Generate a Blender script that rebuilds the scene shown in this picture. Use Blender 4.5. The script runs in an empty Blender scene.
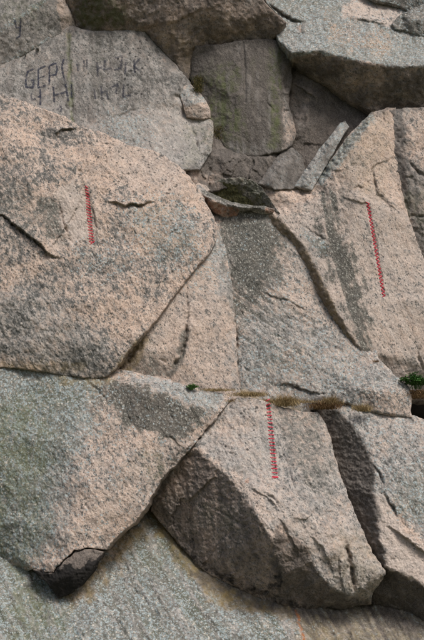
import bpy, math, random
import numpy as np
from mathutils import Vector, geometry

# ------------------------------------------------------------------ camera
scene = bpy.context.scene
CAM = np.array((0.0, -17.0, 1.6)); PITCH = math.radians(10.0); FOV = math.radians(30.0)
cd = bpy.data.cameras.new('camera'); cam = bpy.data.objects.new('camera', cd)
scene.collection.objects.link(cam); scene.camera = cam
cam.location = CAM.tolist(); cam.rotation_euler = (math.pi/2 + PITCH, 0, 0)
cd.sensor_fit = 'VERTICAL'; cd.angle = FOV; cd.clip_end = 3000; cd.clip_start = 0.1
scene.render.resolution_x = 678; scene.render.resolution_y = 1024
# ------------------------------------------------------------------ light (bright overcast)
SUN_EL, SUN_AZ = math.radians(52), math.radians(34)       # azimuth: to the right of the viewer
world = bpy.data.worlds.new('World'); scene.world = world; world.use_nodes = True
wn = world.node_tree; wn.nodes.clear()
wo = wn.nodes.new('ShaderNodeOutputWorld'); wb = wn.nodes.new('ShaderNodeBackground')
sky = wn.nodes.new('ShaderNodeTexSky'); sky.sky_type = 'NISHITA'; sky.sun_disc = False
sky.sun_elevation = SUN_EL; sky.sun_rotation = math.pi - SUN_AZ
sky.air_density = 1.0; sky.dust_density = 4.0; sky.ozone_density = 0.6
wn.links.new(sky.outputs[0], wb.inputs[0]); wn.links.new(wb.outputs[0], wo.inputs[0])
wb.inputs[1].default_value = 0.072
sd = bpy.data.lights.new('sun', 'SUN'); sun = bpy.data.objects.new('sun', sd)
scene.collection.objects.link(sun)
sd.energy = 2.1; sd.angle = math.radians(20); sd.color = (1.0, 0.96, 0.9)
sdir = Vector((math.sin(SUN_AZ)*math.cos(SUN_EL), -math.cos(SUN_AZ)*math.cos(SUN_EL), math.sin(SUN_EL)))
sun.rotation_euler = sdir.to_track_quat('Z', 'Y').to_euler(); sun.location = (8, -20, 20)
vs = scene.view_settings
vs.view_transform = 'Standard'; vs.look = 'None'; vs.gamma = 1.0; vs.use_curve_mapping = False
vs.exposure = 0.46
scene.render.engine = 'CYCLES'
scene.cycles.max_bounces = 4; scene.cycles.diffuse_bounces = 3; scene.cycles.glossy_bounces = 2; scene.cycles.transparent_max_bounces = 6

# ------------------------------------------------------------------ helpers
TH = math.tan(FOV/2); CP, SP = math.cos(PITCH), math.sin(PITCH)
MPP = 0.0144                                   # metres per picture unit near the cliff face
def place(u, v, y):
    """survey station: bearing (u, v) seen from the viewing place, at the plan distance y"""
    u = np.asarray(u, float); v = np.asarray(v, float); y = np.asarray(y, float)
    dx = (u-212)/320*TH; dz = (320-v)/320*TH
    dy = CP - dz*SP; dzz = SP + dz*CP
    t = (y - CAM[1])/dy
    return np.stack((dx*t, y + 0*t, CAM[2] + dzz*t), -1)

def hash2(ix, iy, s):
    n = (ix.astype(np.int64)*374761393 + iy.astype(np.int64)*668265263 + int(s)*982451653) & 0xffffffff
    n = ((n ^ (n >> 13))*1274126177) & 0xffffffff
    n = n ^ (n >> 16)
    return (n & 0xffffff)/float(0xffffff)
def gnoise(x, y, s=0):
    x = np.asarray(x, float); y = np.asarray(y, float)
    ix = np.floor(x).astype(np.int64); iy = np.floor(y).astype(np.int64); fx = x-ix; fy = y-iy
    wx = fx*fx*fx*(fx*(fx*6-15)+10); wy = fy*fy*fy*(fy*(fy*6-15)+10)
    def g(a, b, px, py):
        t = hash2(a, b, s)*2*math.pi
        return np.cos(t)*px + np.sin(t)*py
    n00 = g(ix, iy, fx, fy); n10 = g(ix+1, iy, fx-1, fy); n01 = g(ix, iy+1, fx, fy-1); n11 = g(ix+1, iy+1, fx-1, fy-1)
    return ((n00*(1-wx)+n10*wx)*(1-wy) + (n01*(1-wx)+n11*wx)*wy)*1.5
def fbm(x, y, octv=4, s=0, gain=0.5):
    a = 1.0; r = 0; f = 1.0
    for k in range(octv):
        r = r + a*gnoise(x*f+17.3*k, y*f-9.1*k, s+k); a *= gain; f *= 2.03
    return r
def facets(x, y, s=0, tilt=1.0):
    """broken-rock facets: every cell of a jittered lattice is its own tilted plane"""
    ix = np.floor(x).astype(np.int64); iy = np.floor(y).astype(np.int64)
    best = np.full(x.shape, 1e9); val = np.zeros(x.shape)
    for a in (-1, 0, 1):
        for b in (-1, 0, 1):
            cx = ix+a; cy = iy+b
            px = cx + hash2(cx, cy, s); py = cy + hash2(cx, cy, s+7)
            d = (x-px)**2 + (y-py)**2
            h = (hash2(cx, cy, s+13)-.5)*2*(x-px)*tilt + (hash2(cx, cy, s+23)-.5)*2*(y-py)*tilt + (hash2(cx, cy, s+31)-.5)*.5
            m = d < best
            best = np.where(m, d, best); val = np.where(m, h, val)
    return val
def smooth(a, b, x):
    t = np.clip((x-a)/(b-a), 0, 1); return t*t*(3-2*t)

def seg_info(px, py, poly, closed=False):
    """distance to a polyline, signed side of the nearest segment, position 0..1 along it, nearest point"""
    P = np.asarray(poly, float)
    if closed: P = np.vstack((P, P[:1]))
    L = np.hypot(*(P[1:]-P[:-1]).T); cum = np.concatenate(([0], np.cumsum(L))); tot = cum[-1]
    best = np.full(px.shape, 1e18); sgn = np.zeros(px.shape); par = np.zeros(px.shape)
    nx = np.zeros(px.shape); ny = np.zeros(px.shape)
    for i in range(len(P)-1):
        ax, ay = P[i]; bx, by = P[i+1]; dx, dy = bx-ax, by-ay
        l2 = dx*dx+dy*dy+1e-12
        t = np.clip(((px-ax)*dx + (py-ay)*dy)/l2, 0, 1)
        qx = ax+t*dx; qy = ay+t*dy
        d = (px-qx)**2 + (py-qy)**2
        m = d < best
        if not m.any(): continue
        best = np.where(m, d, best)
        sgn = np.where(m, np.sign(dx*(py-ay)-dy*(px-ax)), sgn)
        par = np.where(m, (cum[i]+t*L[i])/tot, par)
        nx = np.where(m, qx, nx); ny = np.where(m, qy, ny)
    return np.sqrt(best), sgn, par, nx, ny
def inside(px, py, poly):
    P = np.asarray(poly, float); c = np.zeros(px.shape, bool); n = len(P)
    for i in range(n):
        x1, y1 = P[i]; x2, y2 = P[(i+1) % n]
        if y1 == y2: continue
        m = ((y1 > py) != (y2 > py)) & (px < (x2-x1)*(py-y1)/(y2-y1)+x1)
        c ^= m
    return c
def poly_mask(px, py, poly, soft):
    d, *_ = seg_info(px, py, poly, True)
    sd_ = np.where(inside(px, py, poly), d, -d)
    return smooth(-soft, soft, sd_)

def wiggle(u, v, amp):
    return (u + amp*(.55*fbm(u*.05, v*.05, 2, 501) + .6*fbm(u*.22, v*.22, 3, 503)),
            v + amp*(.55*fbm(u*.05, v*.05, 2, 601) + .6*fbm(u*.22, v*.22, 3, 603)))

# ------------------------------------------------------------------ materials
def new_mat(name):
    m = bpy.data.materials.new(name); m.use_nodes = True
    nt = m.node_tree; nt.nodes.clear()
    out = nt.nodes.new('ShaderNodeOutputMaterial'); b = nt.nodes.new('ShaderNodeBsdfPrincipled')
    nt.links.new(b.outputs[0], out.inputs[0]); b.inputs['Roughness'].default_value = .85
    b.inputs['Specular IOR Level'].default_value = .25
    return m, nt, b
class NB:
    def __init__(s, nt): s.nt = nt
    def put(s, sock, val):
        if hasattr(val, 'is_linked') or isinstance(val, bpy.types.NodeSocket): s.nt.links.new(val, sock)
        elif val is not None:
            sock.default_value = (*val, 1) if (isinstance(val, tuple) and len(val) == 3 and sock.type == 'RGBA') else val
    def math(s, op, a, b=None, c=None, clamp=False):
        n = s.nt.nodes.new('ShaderNodeMath'); n.operation = op; n.use_clamp = clamp
        for i, x in enumerate((a, b, c)):
            if x is not None: s.put(n.inputs[i], x)
        return n.outputs[0]
    def mix(s, f, a, b, blend='MIX'):
        n = s.nt.nodes.new('ShaderNodeMix'); n.data_type = 'RGBA'; n.blend_type = blend
        s.put(n.inputs[0], f); s.put(n.inputs[6], a); s.put(n.inputs[7], b)
        return n.outputs[2]
    def noise(s, vec, scale, det=4, rough=.55, dist=0.0):
        n = s.nt.nodes.new('ShaderNodeTexNoise'); n.inputs['Scale'].default_value = scale
        n.inputs['Detail'].default_value = det; n.inputs['Roughness'].default_value = rough; n.inputs['Distortion'].default_value = dist
        s.put(n.inputs['Vector'], vec); return n.outputs['Fac']
    def voro(s, vec, scale, feat='F1', out='Distance', rnd=1.0):
        n = s.nt.nodes.new('ShaderNodeTexVoronoi'); n.feature = feat; n.inputs['Scale'].default_value = scale
        n.inputs['Randomness'].default_value = rnd
        s.put(n.inputs['Vector'], vec); return n.outputs[out]
    def map(s, vec, loc=(0,0,0), rot=(0,0,0), sc=(1,1,1)):
        n = s.nt.nodes.new('ShaderNodeMapping'); s.put(n.inputs[0], vec)
        n.inputs[1].default_value = loc; n.inputs[2].default_value = rot; n.inputs[3].default_value = sc
        return n.outputs[0]
    def step(s, x, a, b):
        n = s.nt.nodes.new('ShaderNodeMapRange'); n.interpolation_type = 'SMOOTHSTEP'
        s.put(n.inputs[0], x); s.put(n.inputs[1], a); s.put(n.inputs[2], b)
        n.inputs[3].default_value = 0; n.inputs[4].default_value = 1
        return n.outputs[0]

CH = ['spots', 'crust', 'blue', 'grey', 'stain_shade', 'green', 'rust', 'fresh', 'moss', 'ochre', 'black', 'dots']
def make_granite():
    m, nt, b = new_mat('weathered_granite'); n = NB(nt)
    tc = nt.nodes.new('ShaderNodeTexCoord'); obj = tc.outputs['Object']
    ch = {}
    for k in range(3):
        a = nt.nodes.new('ShaderNodeAttribute'); a.attribute_name = 'cover%d' % k
        s = nt.nodes.new('ShaderNodeSeparateColor'); nt.links.new(a.outputs['Color'], s.inputs[0])
        for j in range(3): ch[CH[k*4+j]] = s.outputs[j]
        ch[CH[k*4+3]] = a.outputs['Alpha']
    # grain runs steeply down to the right
    gm = nt.nodes.new('ShaderNodeMapping'); gm.vector_type = 'TEXTURE'; nt.links.new(obj, gm.inputs[0])
    gm.inputs[2].default_value = (0, math.radians(-28), 0); gm.inputs[3].default_value = (.62, .62, 1.0)
    gr = gm.outputs[0]
    mul = lambda p, q: n.math('MULTIPLY', p, q)
    add = lambda p, q: n.math('ADD', p, q)
    sub = lambda p, q: n.math('SUBTRACT', p, q)
    big = n.noise(obj, 1.5, 3, .6)
    mid = n.noise(gr, 6, 4, .65)
    patch = n.noise(obj, 11, 3, .65)
    fine = n.noise(obj, 62, 2, .7)
    streak = n.noise(n.map(obj, sc=(1, 1, .22)), 6, 3, .65)
    s1 = n.noise(gr, 11, 5, .72)
    s2 = n.noise(gr, 40, 2, .65)
    jit = nt.nodes.new('ShaderNodeTexNoise'); jit.inputs['Scale'].default_value = 45; jit.inputs['Detail'].default_value = 1
    nt.links.new(obj, jit.inputs['Vector'])
    def cells(vec, scale):
        vm = nt.nodes.new('ShaderNodeVectorMath'); vm.operation = 'MULTIPLY_ADD'
        nt.links.new(jit.outputs['Color'], vm.inputs[0]); vm.inputs[1].default_value = (.035, .035, .035); nt.links.new(vec, vm.inputs[2])
        v_ = nt.nodes.new('ShaderNodeTexVoronoi'); v_.inputs['Scale'].default_value = scale; nt.links.new(vm.outputs[0], v_.inputs['Vector'])
        sp = nt.nodes.new('ShaderNodeSeparateColor'); nt.links.new(v_.outputs['Color'], sp.inputs[0])
        return v_.outputs['Distance'], sp.outputs[0], sp.outputs[1], sp.outputs[2]
    gd, g1, g2, g3 = cells(gr, 27)          # specks along the grain
    fd, f1, f2, f3 = cells(obj, 38)         # lichen flakes
    bl1 = n.noise(obj, 15, 4, .66)
    vc = nt.nodes.new('ShaderNodeTexVoronoi'); vc.inputs['Scale'].default_value = 70
    nt.links.new(obj, vc.inputs['Vector'])
    sv = nt.nodes.new('ShaderNodeSeparateColor'); nt.links.new(vc.outputs['Color'], sv.inputs[0])
    # bare rock
    col = n.mix(n.step(big, .36, .64), (.54, .405, .325), (.475, .385, .33))
    col = n.mix(mul(n.step(mid, .46, .62), .68), col, (.30, .25, .22))
    col = n.mix(mul(n.step(mid, .46, .34), .35), col, (.60, .50, .43))
    col = n.mix(mul(n.step(sv.outputs[0], .76, .88), .25), col, (.70, .63, .57))
    col = n.mix(mul(n.step(sv.outputs[1], .84, .90), .62), col, (.09, .078, .07))
    col = n.mix(mul(n.step(fine, .5, .70), .40), col, (.20, .16, .135))
    # greyed, weathered surface
    gcol = n.mix(n.step(mid, .40, .62), (.37, .36, .345), (.225, .225, .22))
    gcol = n.mix(mul(n.step(sv.outputs[2], .74, .86), .38), gcol, (.55, .52, .49))
    gcol = n.mix(mul(n.step(fine, .52, .66), .6), gcol, (.10, .10, .098))
    gmod = add(ch['grey'], add(mul(sub(s1, .5), 1.2), mul(sub(big, .5), .8)))
    col = n.mix(mul(n.step(gmod, .15, .75), .92), col, gcol)
    # fresh split faces: paler and calm
    col = n.mix(mul(ch['fresh'], .62), col, n.mix(n.step(fine, .4, .66), (.56, .49, .44), (.40, .35, .32)))
    pt = n.step(patch, .34, .6)
    # dark-lichen spots: two sizes, drawn out along the grain
    cov = mul(ch['spots'], add(.5, mul(n.step(big, .34, .64), .85)))
    th1 = sub(.66, mul(cov, .20))
    k1 = n.step(s1, th1, add(th1, .05))
    col = n.mix(mul(k1, .84), col, n.mix(n.step(s1, add(th1, .05), add(th1, .13)), (.19, .185, .175), (.075, .075, .072)))
    sel = n.step(sub(mul(cov, add(.22, mul(n.step(s1, .42, .60), .85))), g1), -.03, .05)
    k2 = mul(sel, n.step(gd, .56, .36))
    col = n.mix(mul(k2, .86), col, n.mix(g3, (.045, .047, .046), (.15, .15, .145)))
    pal = mul(n.step(g2, .80, .86), n.step(gd, .50, .32))
    col = n.mix(mul(pal, .45), col, (.66, .58, .51))
    # grey-black crust with pale flecks
    cr = n.step(add(mul(ch['crust'], 1.1), add(mul(sub(s1, .5), 1.5), mul(sub(s2, .5), 1.2))), .08, .96)
    ccol = n.mix(n.step(s2, .42, .60), (.052, .052, .046), (.155, .15, .132))
    fl = mul(n.step(gd, .50, .30), n.step(add(g2, mul(sub(patch, .5), 1.6)), .56, .66))
    ccol = n.mix(mul(fl, .72), ccol, (.42, .41, .365))
    col = n.mix(mul(cr, .92), col, ccol)
    # blue-grey leaf lichen
    bsel = n.step(sub(mul(ch['blue'], add(.35, mul(n.step(bl1, .40, .58), .95))), f1), -.02, .04)
    kb = mul(bsel, n.step(fd, .66, .50))
    col = n.mix(mul(n.step(ch['blue'], .25, .7), mul(n.step(s2, .62, .42), .72)), col, n.mix(n.step(big, .4, .6), (.088, .108, .070), (.16, .165, .14)))
    bcol = n.mix(f2, (.245, .30, .315), (.44, .50, .51))
    bcol = n.mix(n.step(f3, .86, .90), bcol, (.58, .535, .47))
    bcol = n.mix(mul(n.step(fine, .48, .64), .45), bcol, (.17, .185, .185))
    col = n.mix(mul(kb, .85), col, bcol)
    # ochre films
    col = n.mix(mul(mul(ch['ochre'], add(.35, mul(pt, .65))), .8), col, n.mix(fine, (.20, .145, .055), (.40, .29, .13)))
    # dark staining, with shade painted in on undersides and left-facing sides
    st = n.step(add(ch['stain_shade'], mul(mul(sub(streak, .5), 1.1), n.step(ch['stain_shade'], .02, .2))), .0, .85)
    stc = n.mix(n.step(fine, .40, .64), (.062, .053, .047), (.145, .127, .114))
    stc = n.mix(mul(n.step(mid, .50, .36), .5), stc, (.20, .172, .152))
    col = n.mix(mul(st, .93), col, stc)
    # green algae film
    gf = mul(ch['green'], n.step(add(mul(streak, .5), mul(patch, .5)), .40, .58))
    col = n.mix(mul(gf, .74), col, n.mix(fine, (.060, .085, .022), (.16, .17, .085)))
    # rust
    col = n.mix(mul(mul(ch['rust'], pt), .85), col, (.38, .125, .035))
    # moss and black crust
    mo = n.step(add(ch['moss'], mul(sub(patch, .5), 1.0)), .3, .65)
    col = n.mix(mul(mo, .9), col, n.mix(n.step(s2, .42, .6), (.034, .038, .013), (.10, .09, .035)))
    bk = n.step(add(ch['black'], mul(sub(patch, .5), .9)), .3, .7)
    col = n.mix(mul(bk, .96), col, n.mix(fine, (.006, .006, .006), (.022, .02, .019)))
    # separate round black lichen dots
    dt = mul(n.step(n.voro(obj, 9.5), .24, .17), n.step(big, .36, .44))
    col = n.mix(mul(mul(dt, ch['dots']), .92), col, (.03, .03, .03))
    nt.links.new(col, b.inputs['Base Color'])
    b.inputs['Roughness'].default_value = .9
    # relief
    h = add(mul(n.noise(gr, 14, 5, .72), .95), mul(gd, .16))
    h = add(h, mul(fine, .14))
    bp = nt.nodes.new('ShaderNodeBump'); bp.inputs['Strength'].default_value = .62; bp.inputs['Distance'].default_value = .036
    nt.links.new(h, bp.inputs['Height']); nt.links.new(bp.outputs[0], b.inputs['Normal'])
    return m
GRANITE = make_granite()

def simple(name, c1, c2, scale=20, rough=.8, spec=.2, trans=0):
    m, nt, b = new_mat(name); n = NB(nt)
    tc = nt.nodes.new('ShaderNodeTexCoord')
    nt.links.new(n.mix(n.step(n.noise(tc.outputs['Object'], scale, 4, .6), .35, .65), c1, c2), b.inputs['Base Color'])
    b.inputs['Roughness'].default_value = rough; b.inputs['Specular IOR Level'].default_value = spec
    return m
CORD = simple('red_cord', (.50, .024, .050), (.70, .085, .125), 34, .8)
STRAW = simple('dry_grass', (.40, .305, .165), (.25, .18, .09), 25)
BROWN = simple('dead_brown_grass', (.21, .13, .062), (.11, .062, .03), 25)
LEAF = simple('green_leaf', (.045, .13, .03), (.10, .22, .055), 30, .6, .3)
LEAFB = simple('bright_leaf', (.07, .19, .04), (.12, .25, .06), 30, .6, .3)
MOSSM = simple('dark_moss', (.040, .045, .014), (.11, .085, .03), 22)
SOIL = simple('root_soil', (.12, .075, .042), (.05, .032, .02), 18)
TURF = simple('turf', (.055, .075, .025), (.10, .09, .045), 3)

def paint_mat():
    m, nt, b = new_mat('worn_blue_black_paint'); n = NB(nt)
    tc = nt.nodes.new('ShaderNodeTexCoord')
    b.inputs['Base Color'].default_value = (.035, .040, .065, 1)
    w = n.step(n.noise(tc.outputs['Object'], 30, 4, .75), .35, .54)
    nt.links.new(n.math('MULTIPLY', w, .74), b.inputs['Alpha'])
    return m
PAINT = paint_mat()
def paint_mat2():
    m = PAINT.copy(); m.name = 'faded_blue_black_paint'
    for nd in m.node_tree.nodes:
        if nd.type == 'MATH': nd.inputs[1].default_value = .5
    return m
PAINT_FADED = paint_mat2()

# ------------------------------------------------------------------ objects
def link(o, parent=None):
    scene.collection.objects.link(o)
    if parent is not None: o.parent = parent
    return o
def tag(o, label, cat, group=None, kind=None):
    if label: o['label'] = label
    if cat: o['category'] = cat
    if group: o['group'] = group
    if kind: o['kind'] = kind
    return o
def mesh_np(name, V, loops, starts, totals, mat, smooth_=True):
    me = bpy.data.meshes.new(name)
    me.vertices.add(len(V)); me.vertices.foreach_set('co', np.asarray(V, np.float32).ravel())
    me.loops.add(len(loops)); me.loops.foreach_set('vertex_index', np.asarray(loops, np.int32))
    me.polygons.add(len(starts)); me.polygons.foreach_set('loop_start', np.asarray(starts, np.int32))
    me.polygons.foreach_set('loop_total', np.asarray(totals, np.int32))
    me.polygons.foreach_set('use_smooth', np.full(len(starts), smooth_))
    me.update(calc_edges=True); me.validate()
    me.materials.append(mat)
    return me
ROCKS = {}
def depth_at(key, u, v):
    U, V, Y = ROCKS[key]
    i = np.argmin((U-u)**2 + (V-v)**2); return float(Y[i])

# out-of-frame extent of the cliff
XL, XR, YT, YB = -115, 540, -95, 760

def rock(name, key, label, outline, ctrl=(), breaks=(), base=None, cover=(), cracks=(), ledges=(), grooves=(),
         step=1.0, edge=5.0, wig=1.6, rough=.035, chips=0.0, chip_size=.35, soft=2.0, thick=.9, flow=(), grain=.012, seed=1, push=None,
         cat='boulder', chip_area=None, group='granite blocks of the cliff'):
    """one granite block: a relief over its outline with real depth, rounded edges and sides that run back into the cliff.
    outline and ctrl carry (u, v, y) stations; breaks are ridges / creases given as chains of stations"""
    O = np.asarray(outline, float)
    pts = [tuple(p) for p in O]; edges = [(i, (i+1) % len(O)) for i in range(len(O))]
    idx = {}
    def pid(p):
        p = tuple(float(q) for q in p)
        for i, q in enumerate(pts):
            if abs(q[0]-p[0]) < .01 and abs(q[1]-p[1]) < .01: return i
        pts.append(p); return len(pts)-1
    for p in ctrl: pid(p)
    for ch_ in breaks:
        ids = [pid(p) for p in ch_]
        edges += list(zip(ids[:-1], ids[1:]))
    r = geometry.delaunay_2d_cdt([Vector(p[:2]) for p in pts], edges, [], 0, .001)
    vout, fout, orig = r[0], r[2], r[3]
    vy = []
    arr = np.asarray(pts)
    for i, q in enumerate(vout):
        if orig[i]: vy.append(arr[orig[i][0], 2])
        else:
            w = 1/((arr[:, 0]-q.x)**2+(arr[:, 1]-q.y)**2+1e-6)**1.5; vy.append((w*arr[:, 2]).sum()/w.sum())
    T = []
    for f in fout:
        for k in range(1, len(f)-1): T.append((f[0], f[k], f[k+1]))
    TV = np.array([(v_.x, v_.y) for v_ in vout]); vy = np.array(vy)
    def depth_lin(u, v):
        out = np.zeros(u.shape); bestm = np.full(u.shape, -1e9)
        for a, b_, c in T:
            ax, ay = TV[a]; bx, by = TV[b_]; cx, cy = TV[c]
            det = (by-cy)*(ax-cx) + (cx-bx)*(ay-cy)
            if abs(det) < .5: continue
            l1 = ((by-cy)*(u-cx) + (cx-bx)*(v-cy))/det
            l2 = ((cy-ay)*(u-cx) + (ax-cx)*(v-cy))/det
            l3 = 1-l1-l2
            mm = np.minimum(np.minimum(l1, l2), l3)
            upd = mm > bestm
            out = np.where(upd, l1*vy[a]+l2*vy[b_]+l3*vy[c], out); bestm = np.where(upd, mm, bestm)
        return out
    # dense outline, roughened by a field that neighbours share
    D = []
    for i in range(len(O)):
        a = O[i, :2]; b_ = O[(i+1) % len(O), :2]; k = max(1, int(np.hypot(*(b_-a))/2.5))
        for j in range(k): D.append(a+(b_-a)*j/k)
    D = np.array(D); du, dv = wiggle(D[:, 0], D[:, 1], wig); D = np.stack((du, dv), 1)
    def axis(lo, hi, a, b_):
        out = []; x = lo
        while x < hi+8:
            out.append(x); x += step if a-6 <= x <= b_+6 else 4.0
        return np.array(out)
    xs = axis(D[:, 0].min()-3, D[:, 0].max()+3, 0, 424); ys = axis(D[:, 1].min()-3, D[:, 1].max()+3, 0, 640)
    GU, GV = np.meshgrid(xs, ys); nu, nv = len(xs), len(ys)
    fu, fv = GU.ravel(), GV.ravel()
    ins = inside(fu, fv, D)
    I2 = ins.reshape(nv, nu)
    cell = I2[:-1, :-1] | I2[1:, :-1] | I2[:-1, 1:] | I2[1:, 1:]
    idg = np.arange(nu*nv).reshape(nv, nu)
    Q = np.stack((idg[:-1, :-1][cell], idg[1:, :-1][cell], idg[1:, 1:][cell], idg[:-1, 1:][cell]), 1)
    used = np.unique(Q); remap = np.full(nu*nv, -1, np.int64); remap[used] = np.arange(len(used)); Q = remap[Q]
    U = fu[used].copy(); V = fv[used].copy(); I = ins[used]
    dist, _, _, nx, ny = seg_info(U, V, D, True)
    U[~I] = nx[~I]; V[~I] = ny[~I]; dist[~I] = 0
    # relief
    wu, wv = wiggle(U, V, 2.2)
    Y = 0
    for ox, oy in ((0, 0), (soft, 0), (-soft, 0), (0, soft), (0, -soft)): Y = Y + depth_lin(wu+ox, wv+oy)/5
    X1, Z1 = U*MPP, V*MPP
    cs, sn_ = math.cos(math.radians(62)), math.sin(math.radians(62))
    ga, gb = X1*cs+Z1*sn_, -X1*sn_+Z1*cs              # along / across the grain
    Y = Y + rough*fbm(X1*1.1, Z1*1.1, 3, 11+seed) + grain*.55*fbm(ga*5, gb*11, 4, 31+seed, .6)
    jx = X1+.03*fbm(X1*9, Z1*9, 2, 93); jz = Z1+.03*fbm(X1*9, Z1*9, 2, 94)
    Y = Y + grain*.55*facets(jx/.34, jz/.46, 61+seed)*smooth(-.1, .5, fbm(X1*1.3, Z1*1.3, 2, 63+seed))
    Y = Y + grain*.5*np.abs(fbm(X1*20, Z1*20, 3, 71+seed, .65))
    if chips:
        cm = 1.0
        if chip_area is not None: cm = poly_mask(U, V, chip_area, 6)
        wx = X1+.05*fbm(X1*6, Z1*6, 2, 91); wz = Z1+.05*fbm(X1*6, Z1*6, 2, 92)
        Y = Y + cm*chips*(facets(wx/chip_size, wz/(chip_size*1.25), 101+seed) + .4*facets(wx/chip_size*2.7, wz/chip_size*2.2, 131+seed))
    cu, cv = wiggle(U, V, 1.8)
    for (pl, h, L) in ledges:
        d, s, t, _, _ = seg_info(cu, cv, pl)
        tp = smooth(0, .3, t)*smooth(1, .6, t)
        Y = Y - h*tp*np.where(s > 0, np.exp(-d/L)*smooth(-.2, 1.2, d), 0)
    for (pl, w, dp) in cracks:
        d, s, t, _, _ = seg_info(cu, cv, pl)
        tp = smooth(-.05, .35, t)*smooth(1.05, .6, t)
        Y = Y + dp*tp*np.exp(-(d/w)**2)*(.75+.5*fbm(U*.15, V*.15, 2, 151))
    for (pl, w, dp) in grooves:
        d, s, t, _, _ = seg_info(U, V, pl)
        tp = smooth(0, .05, t)*smooth(1, .97, t)
        Y = Y + dp*tp*np.sqrt(np.clip(1-(d/w)**2, 0, 1))
    re = edge*.42*(.65+.7*np.clip(.5+fbm(U*.04, V*.04, 2, 171+seed), 0, 1.3))
    q = np.clip(1-dist/re, 0, 1)
    Y = Y + re*MPP*.75*(1-np.sqrt(1-np.minimum(q, .999)**2))
    W = place(U, V, Y)
    # covering of lichen, staining, painted shade and so on
    nb2 = fbm(U*.07, V*.07, 4, 201+seed, .65); nb3 = fbm(U*.07+50, V*.07, 4, 221+seed, .65)
    C = {c: np.full(len(U), float((base or {}).get(c, 0))) for c in CH}
    for (chan, poly, soft_, val) in cover:
        wb = min(9, 1.1*soft_); mk = poly_mask(U+wb*nb2, V+wb*nb3, poly, soft_)
        C[chan] = C[chan]*(1-mk) + val*mk
    for (chan, poly, soft_, ang, amp, rel) in flow:          # run-off streaks
        mk = poly_mask(U, V, poly, soft_); an = math.radians(ang)
        fa, fb_ = U*math.cos(an)+V*math.sin(an), -U*math.sin(an)+V*math.cos(an)
        fb_ = fb_ + .0016*(fa-np.mean(fa))**2*.5
        st_ = fbm(fa*.012, fb_*.16, 4, 301+seed, .6)
        C[chan] = np.clip(C[chan]+amp*mk*st_, 0, 1); Y = Y + rel*mk*st_
    W = place(U, V, Y)
    # sides running back into the cliff
    E = np.concatenate((Q[:, [0, 1]], Q[:, [1, 2]], Q[:, [2, 3]], Q[:, [3, 0]]))
    K = E[:, 0].astype(np.int64)*len(U)+E[:, 1]; KR = E[:, 1].astype(np.int64)*len(U)+E[:, 0]
    BE = E[~np.isin(K, KR)]
    bv = np.unique(BE); bm = np.full(len(U), -1, np.int64); bm[bv] = np.arange(len(bv))
    Vs = [W]; nbase = len(U); faces = [Q]
    prev = np.arange(nbase)
    cen = W.mean(0)
    for li, off in enumerate((.03, .10, .25, .5, thick)):
        nw = W[bv].copy(); nw[:, 1] += off + .02*fbm(W[bv][:, 0]*4, W[bv][:, 2]*4+off*9, 3, 251+seed)
        jit = .018*min(1, off*5)
        nw[:, 0] += jit*fbm(W[bv][:, 0]*7+off*8, W[bv][:, 2]*7, 3, 261+seed)
        nw[:, 2] += jit*fbm(W[bv][:, 0]*7, W[bv][:, 2]*7+off*8, 3, 271+seed)
        st = nbase + li*len(bv); cur = np.full(nbase, -1, np.int64); cur[bv] = st+np.arange(len(bv))
        faces.append(np.stack((prev[BE[:, 1]], prev[BE[:, 0]], cur[BE[:, 0]], cur[BE[:, 1]]), 1))
        Vs.append(nw); prev = cur
    allV = np.concatenate(Vs); F = np.concatenate(faces)
    org = np.array((allV[:, 0].mean(), allV[:, 1].mean(), allV[:, 2].min()))
    me = mesh_np(name, allV-org, F.ravel(), np.arange(len(F))*4, np.full(len(F), 4), GRANITE)
    for k in range(3):
        at = me.attributes.new('cover%d' % k, 'FLOAT_COLOR', 'POINT')
        A = np.zeros((len(allV), 4), np.float32)
        for j in range(4):
            c = C[CH[k*4+j]]
            A[:, j] = np.concatenate([c]+[c[bv]]*5)
        at.data.foreach_set('color', A.ravel())
    o = link(bpy.data.objects.new(name, me)); o.location = org.tolist()
    tag(o, label, cat, group, 'thing')
    ROCKS[key] = (U, V, Y)
    return o

def zone(u0, v0, u1, v1): return [(u0, v0), (u1, v0), (u1, v1), (u0, v1)]

# ================================================================== the setting
def sheet(name, corners, mat, nx=40, ny=40, amp=0, kind='structure'):
    a, b_, c, d = [np.array(p, float) for p in corners]
    s, t = np.meshgrid(np.linspace(0, 1, nx), np.linspace(0, 1, ny)); s = s.ravel()[:, None]; t = t.ravel()[:, None]
    P = (a*(1-s)+b_*s)*(1-t) + (d*(1-s)+c*s)*t
    i = np.arange(nx*ny).reshape(ny, nx)
    Q = np.stack((i[:-1, :-1].ravel(), i[:-1, 1:].ravel(), i[1:, 1:].ravel(), i[1:, :-1].ravel()), 1)
    if amp:
        k = 2 if abs(P[:, 2]).max() < 2 else 1
        P[:, k] += amp*fbm(P[:, 0]*.6, P[:, 3-k]*.6, 4, 7)
    me = mesh_np(name, P, Q.ravel(), np.arange(len(Q))*4, np.full(len(Q), 4), mat)
    o = link(bpy.data.objects.new(name, me)); o['kind'] = kind
    return o
sheet('ground', [(-900, -900, -.75), (900, -900, -.75), (900, 900, -.75), (-900, 900, -.75)], TURF, 30, 30)
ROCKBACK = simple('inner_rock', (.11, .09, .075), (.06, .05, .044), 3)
bk_ = sheet('cliff_mass', [(-30, 2.9, -1), (30, 2.9, -1), (30, 3.6, 13.5), (-30, 3.6, 13.5)], ROCKBACK, 120, 60, .3)

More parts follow.
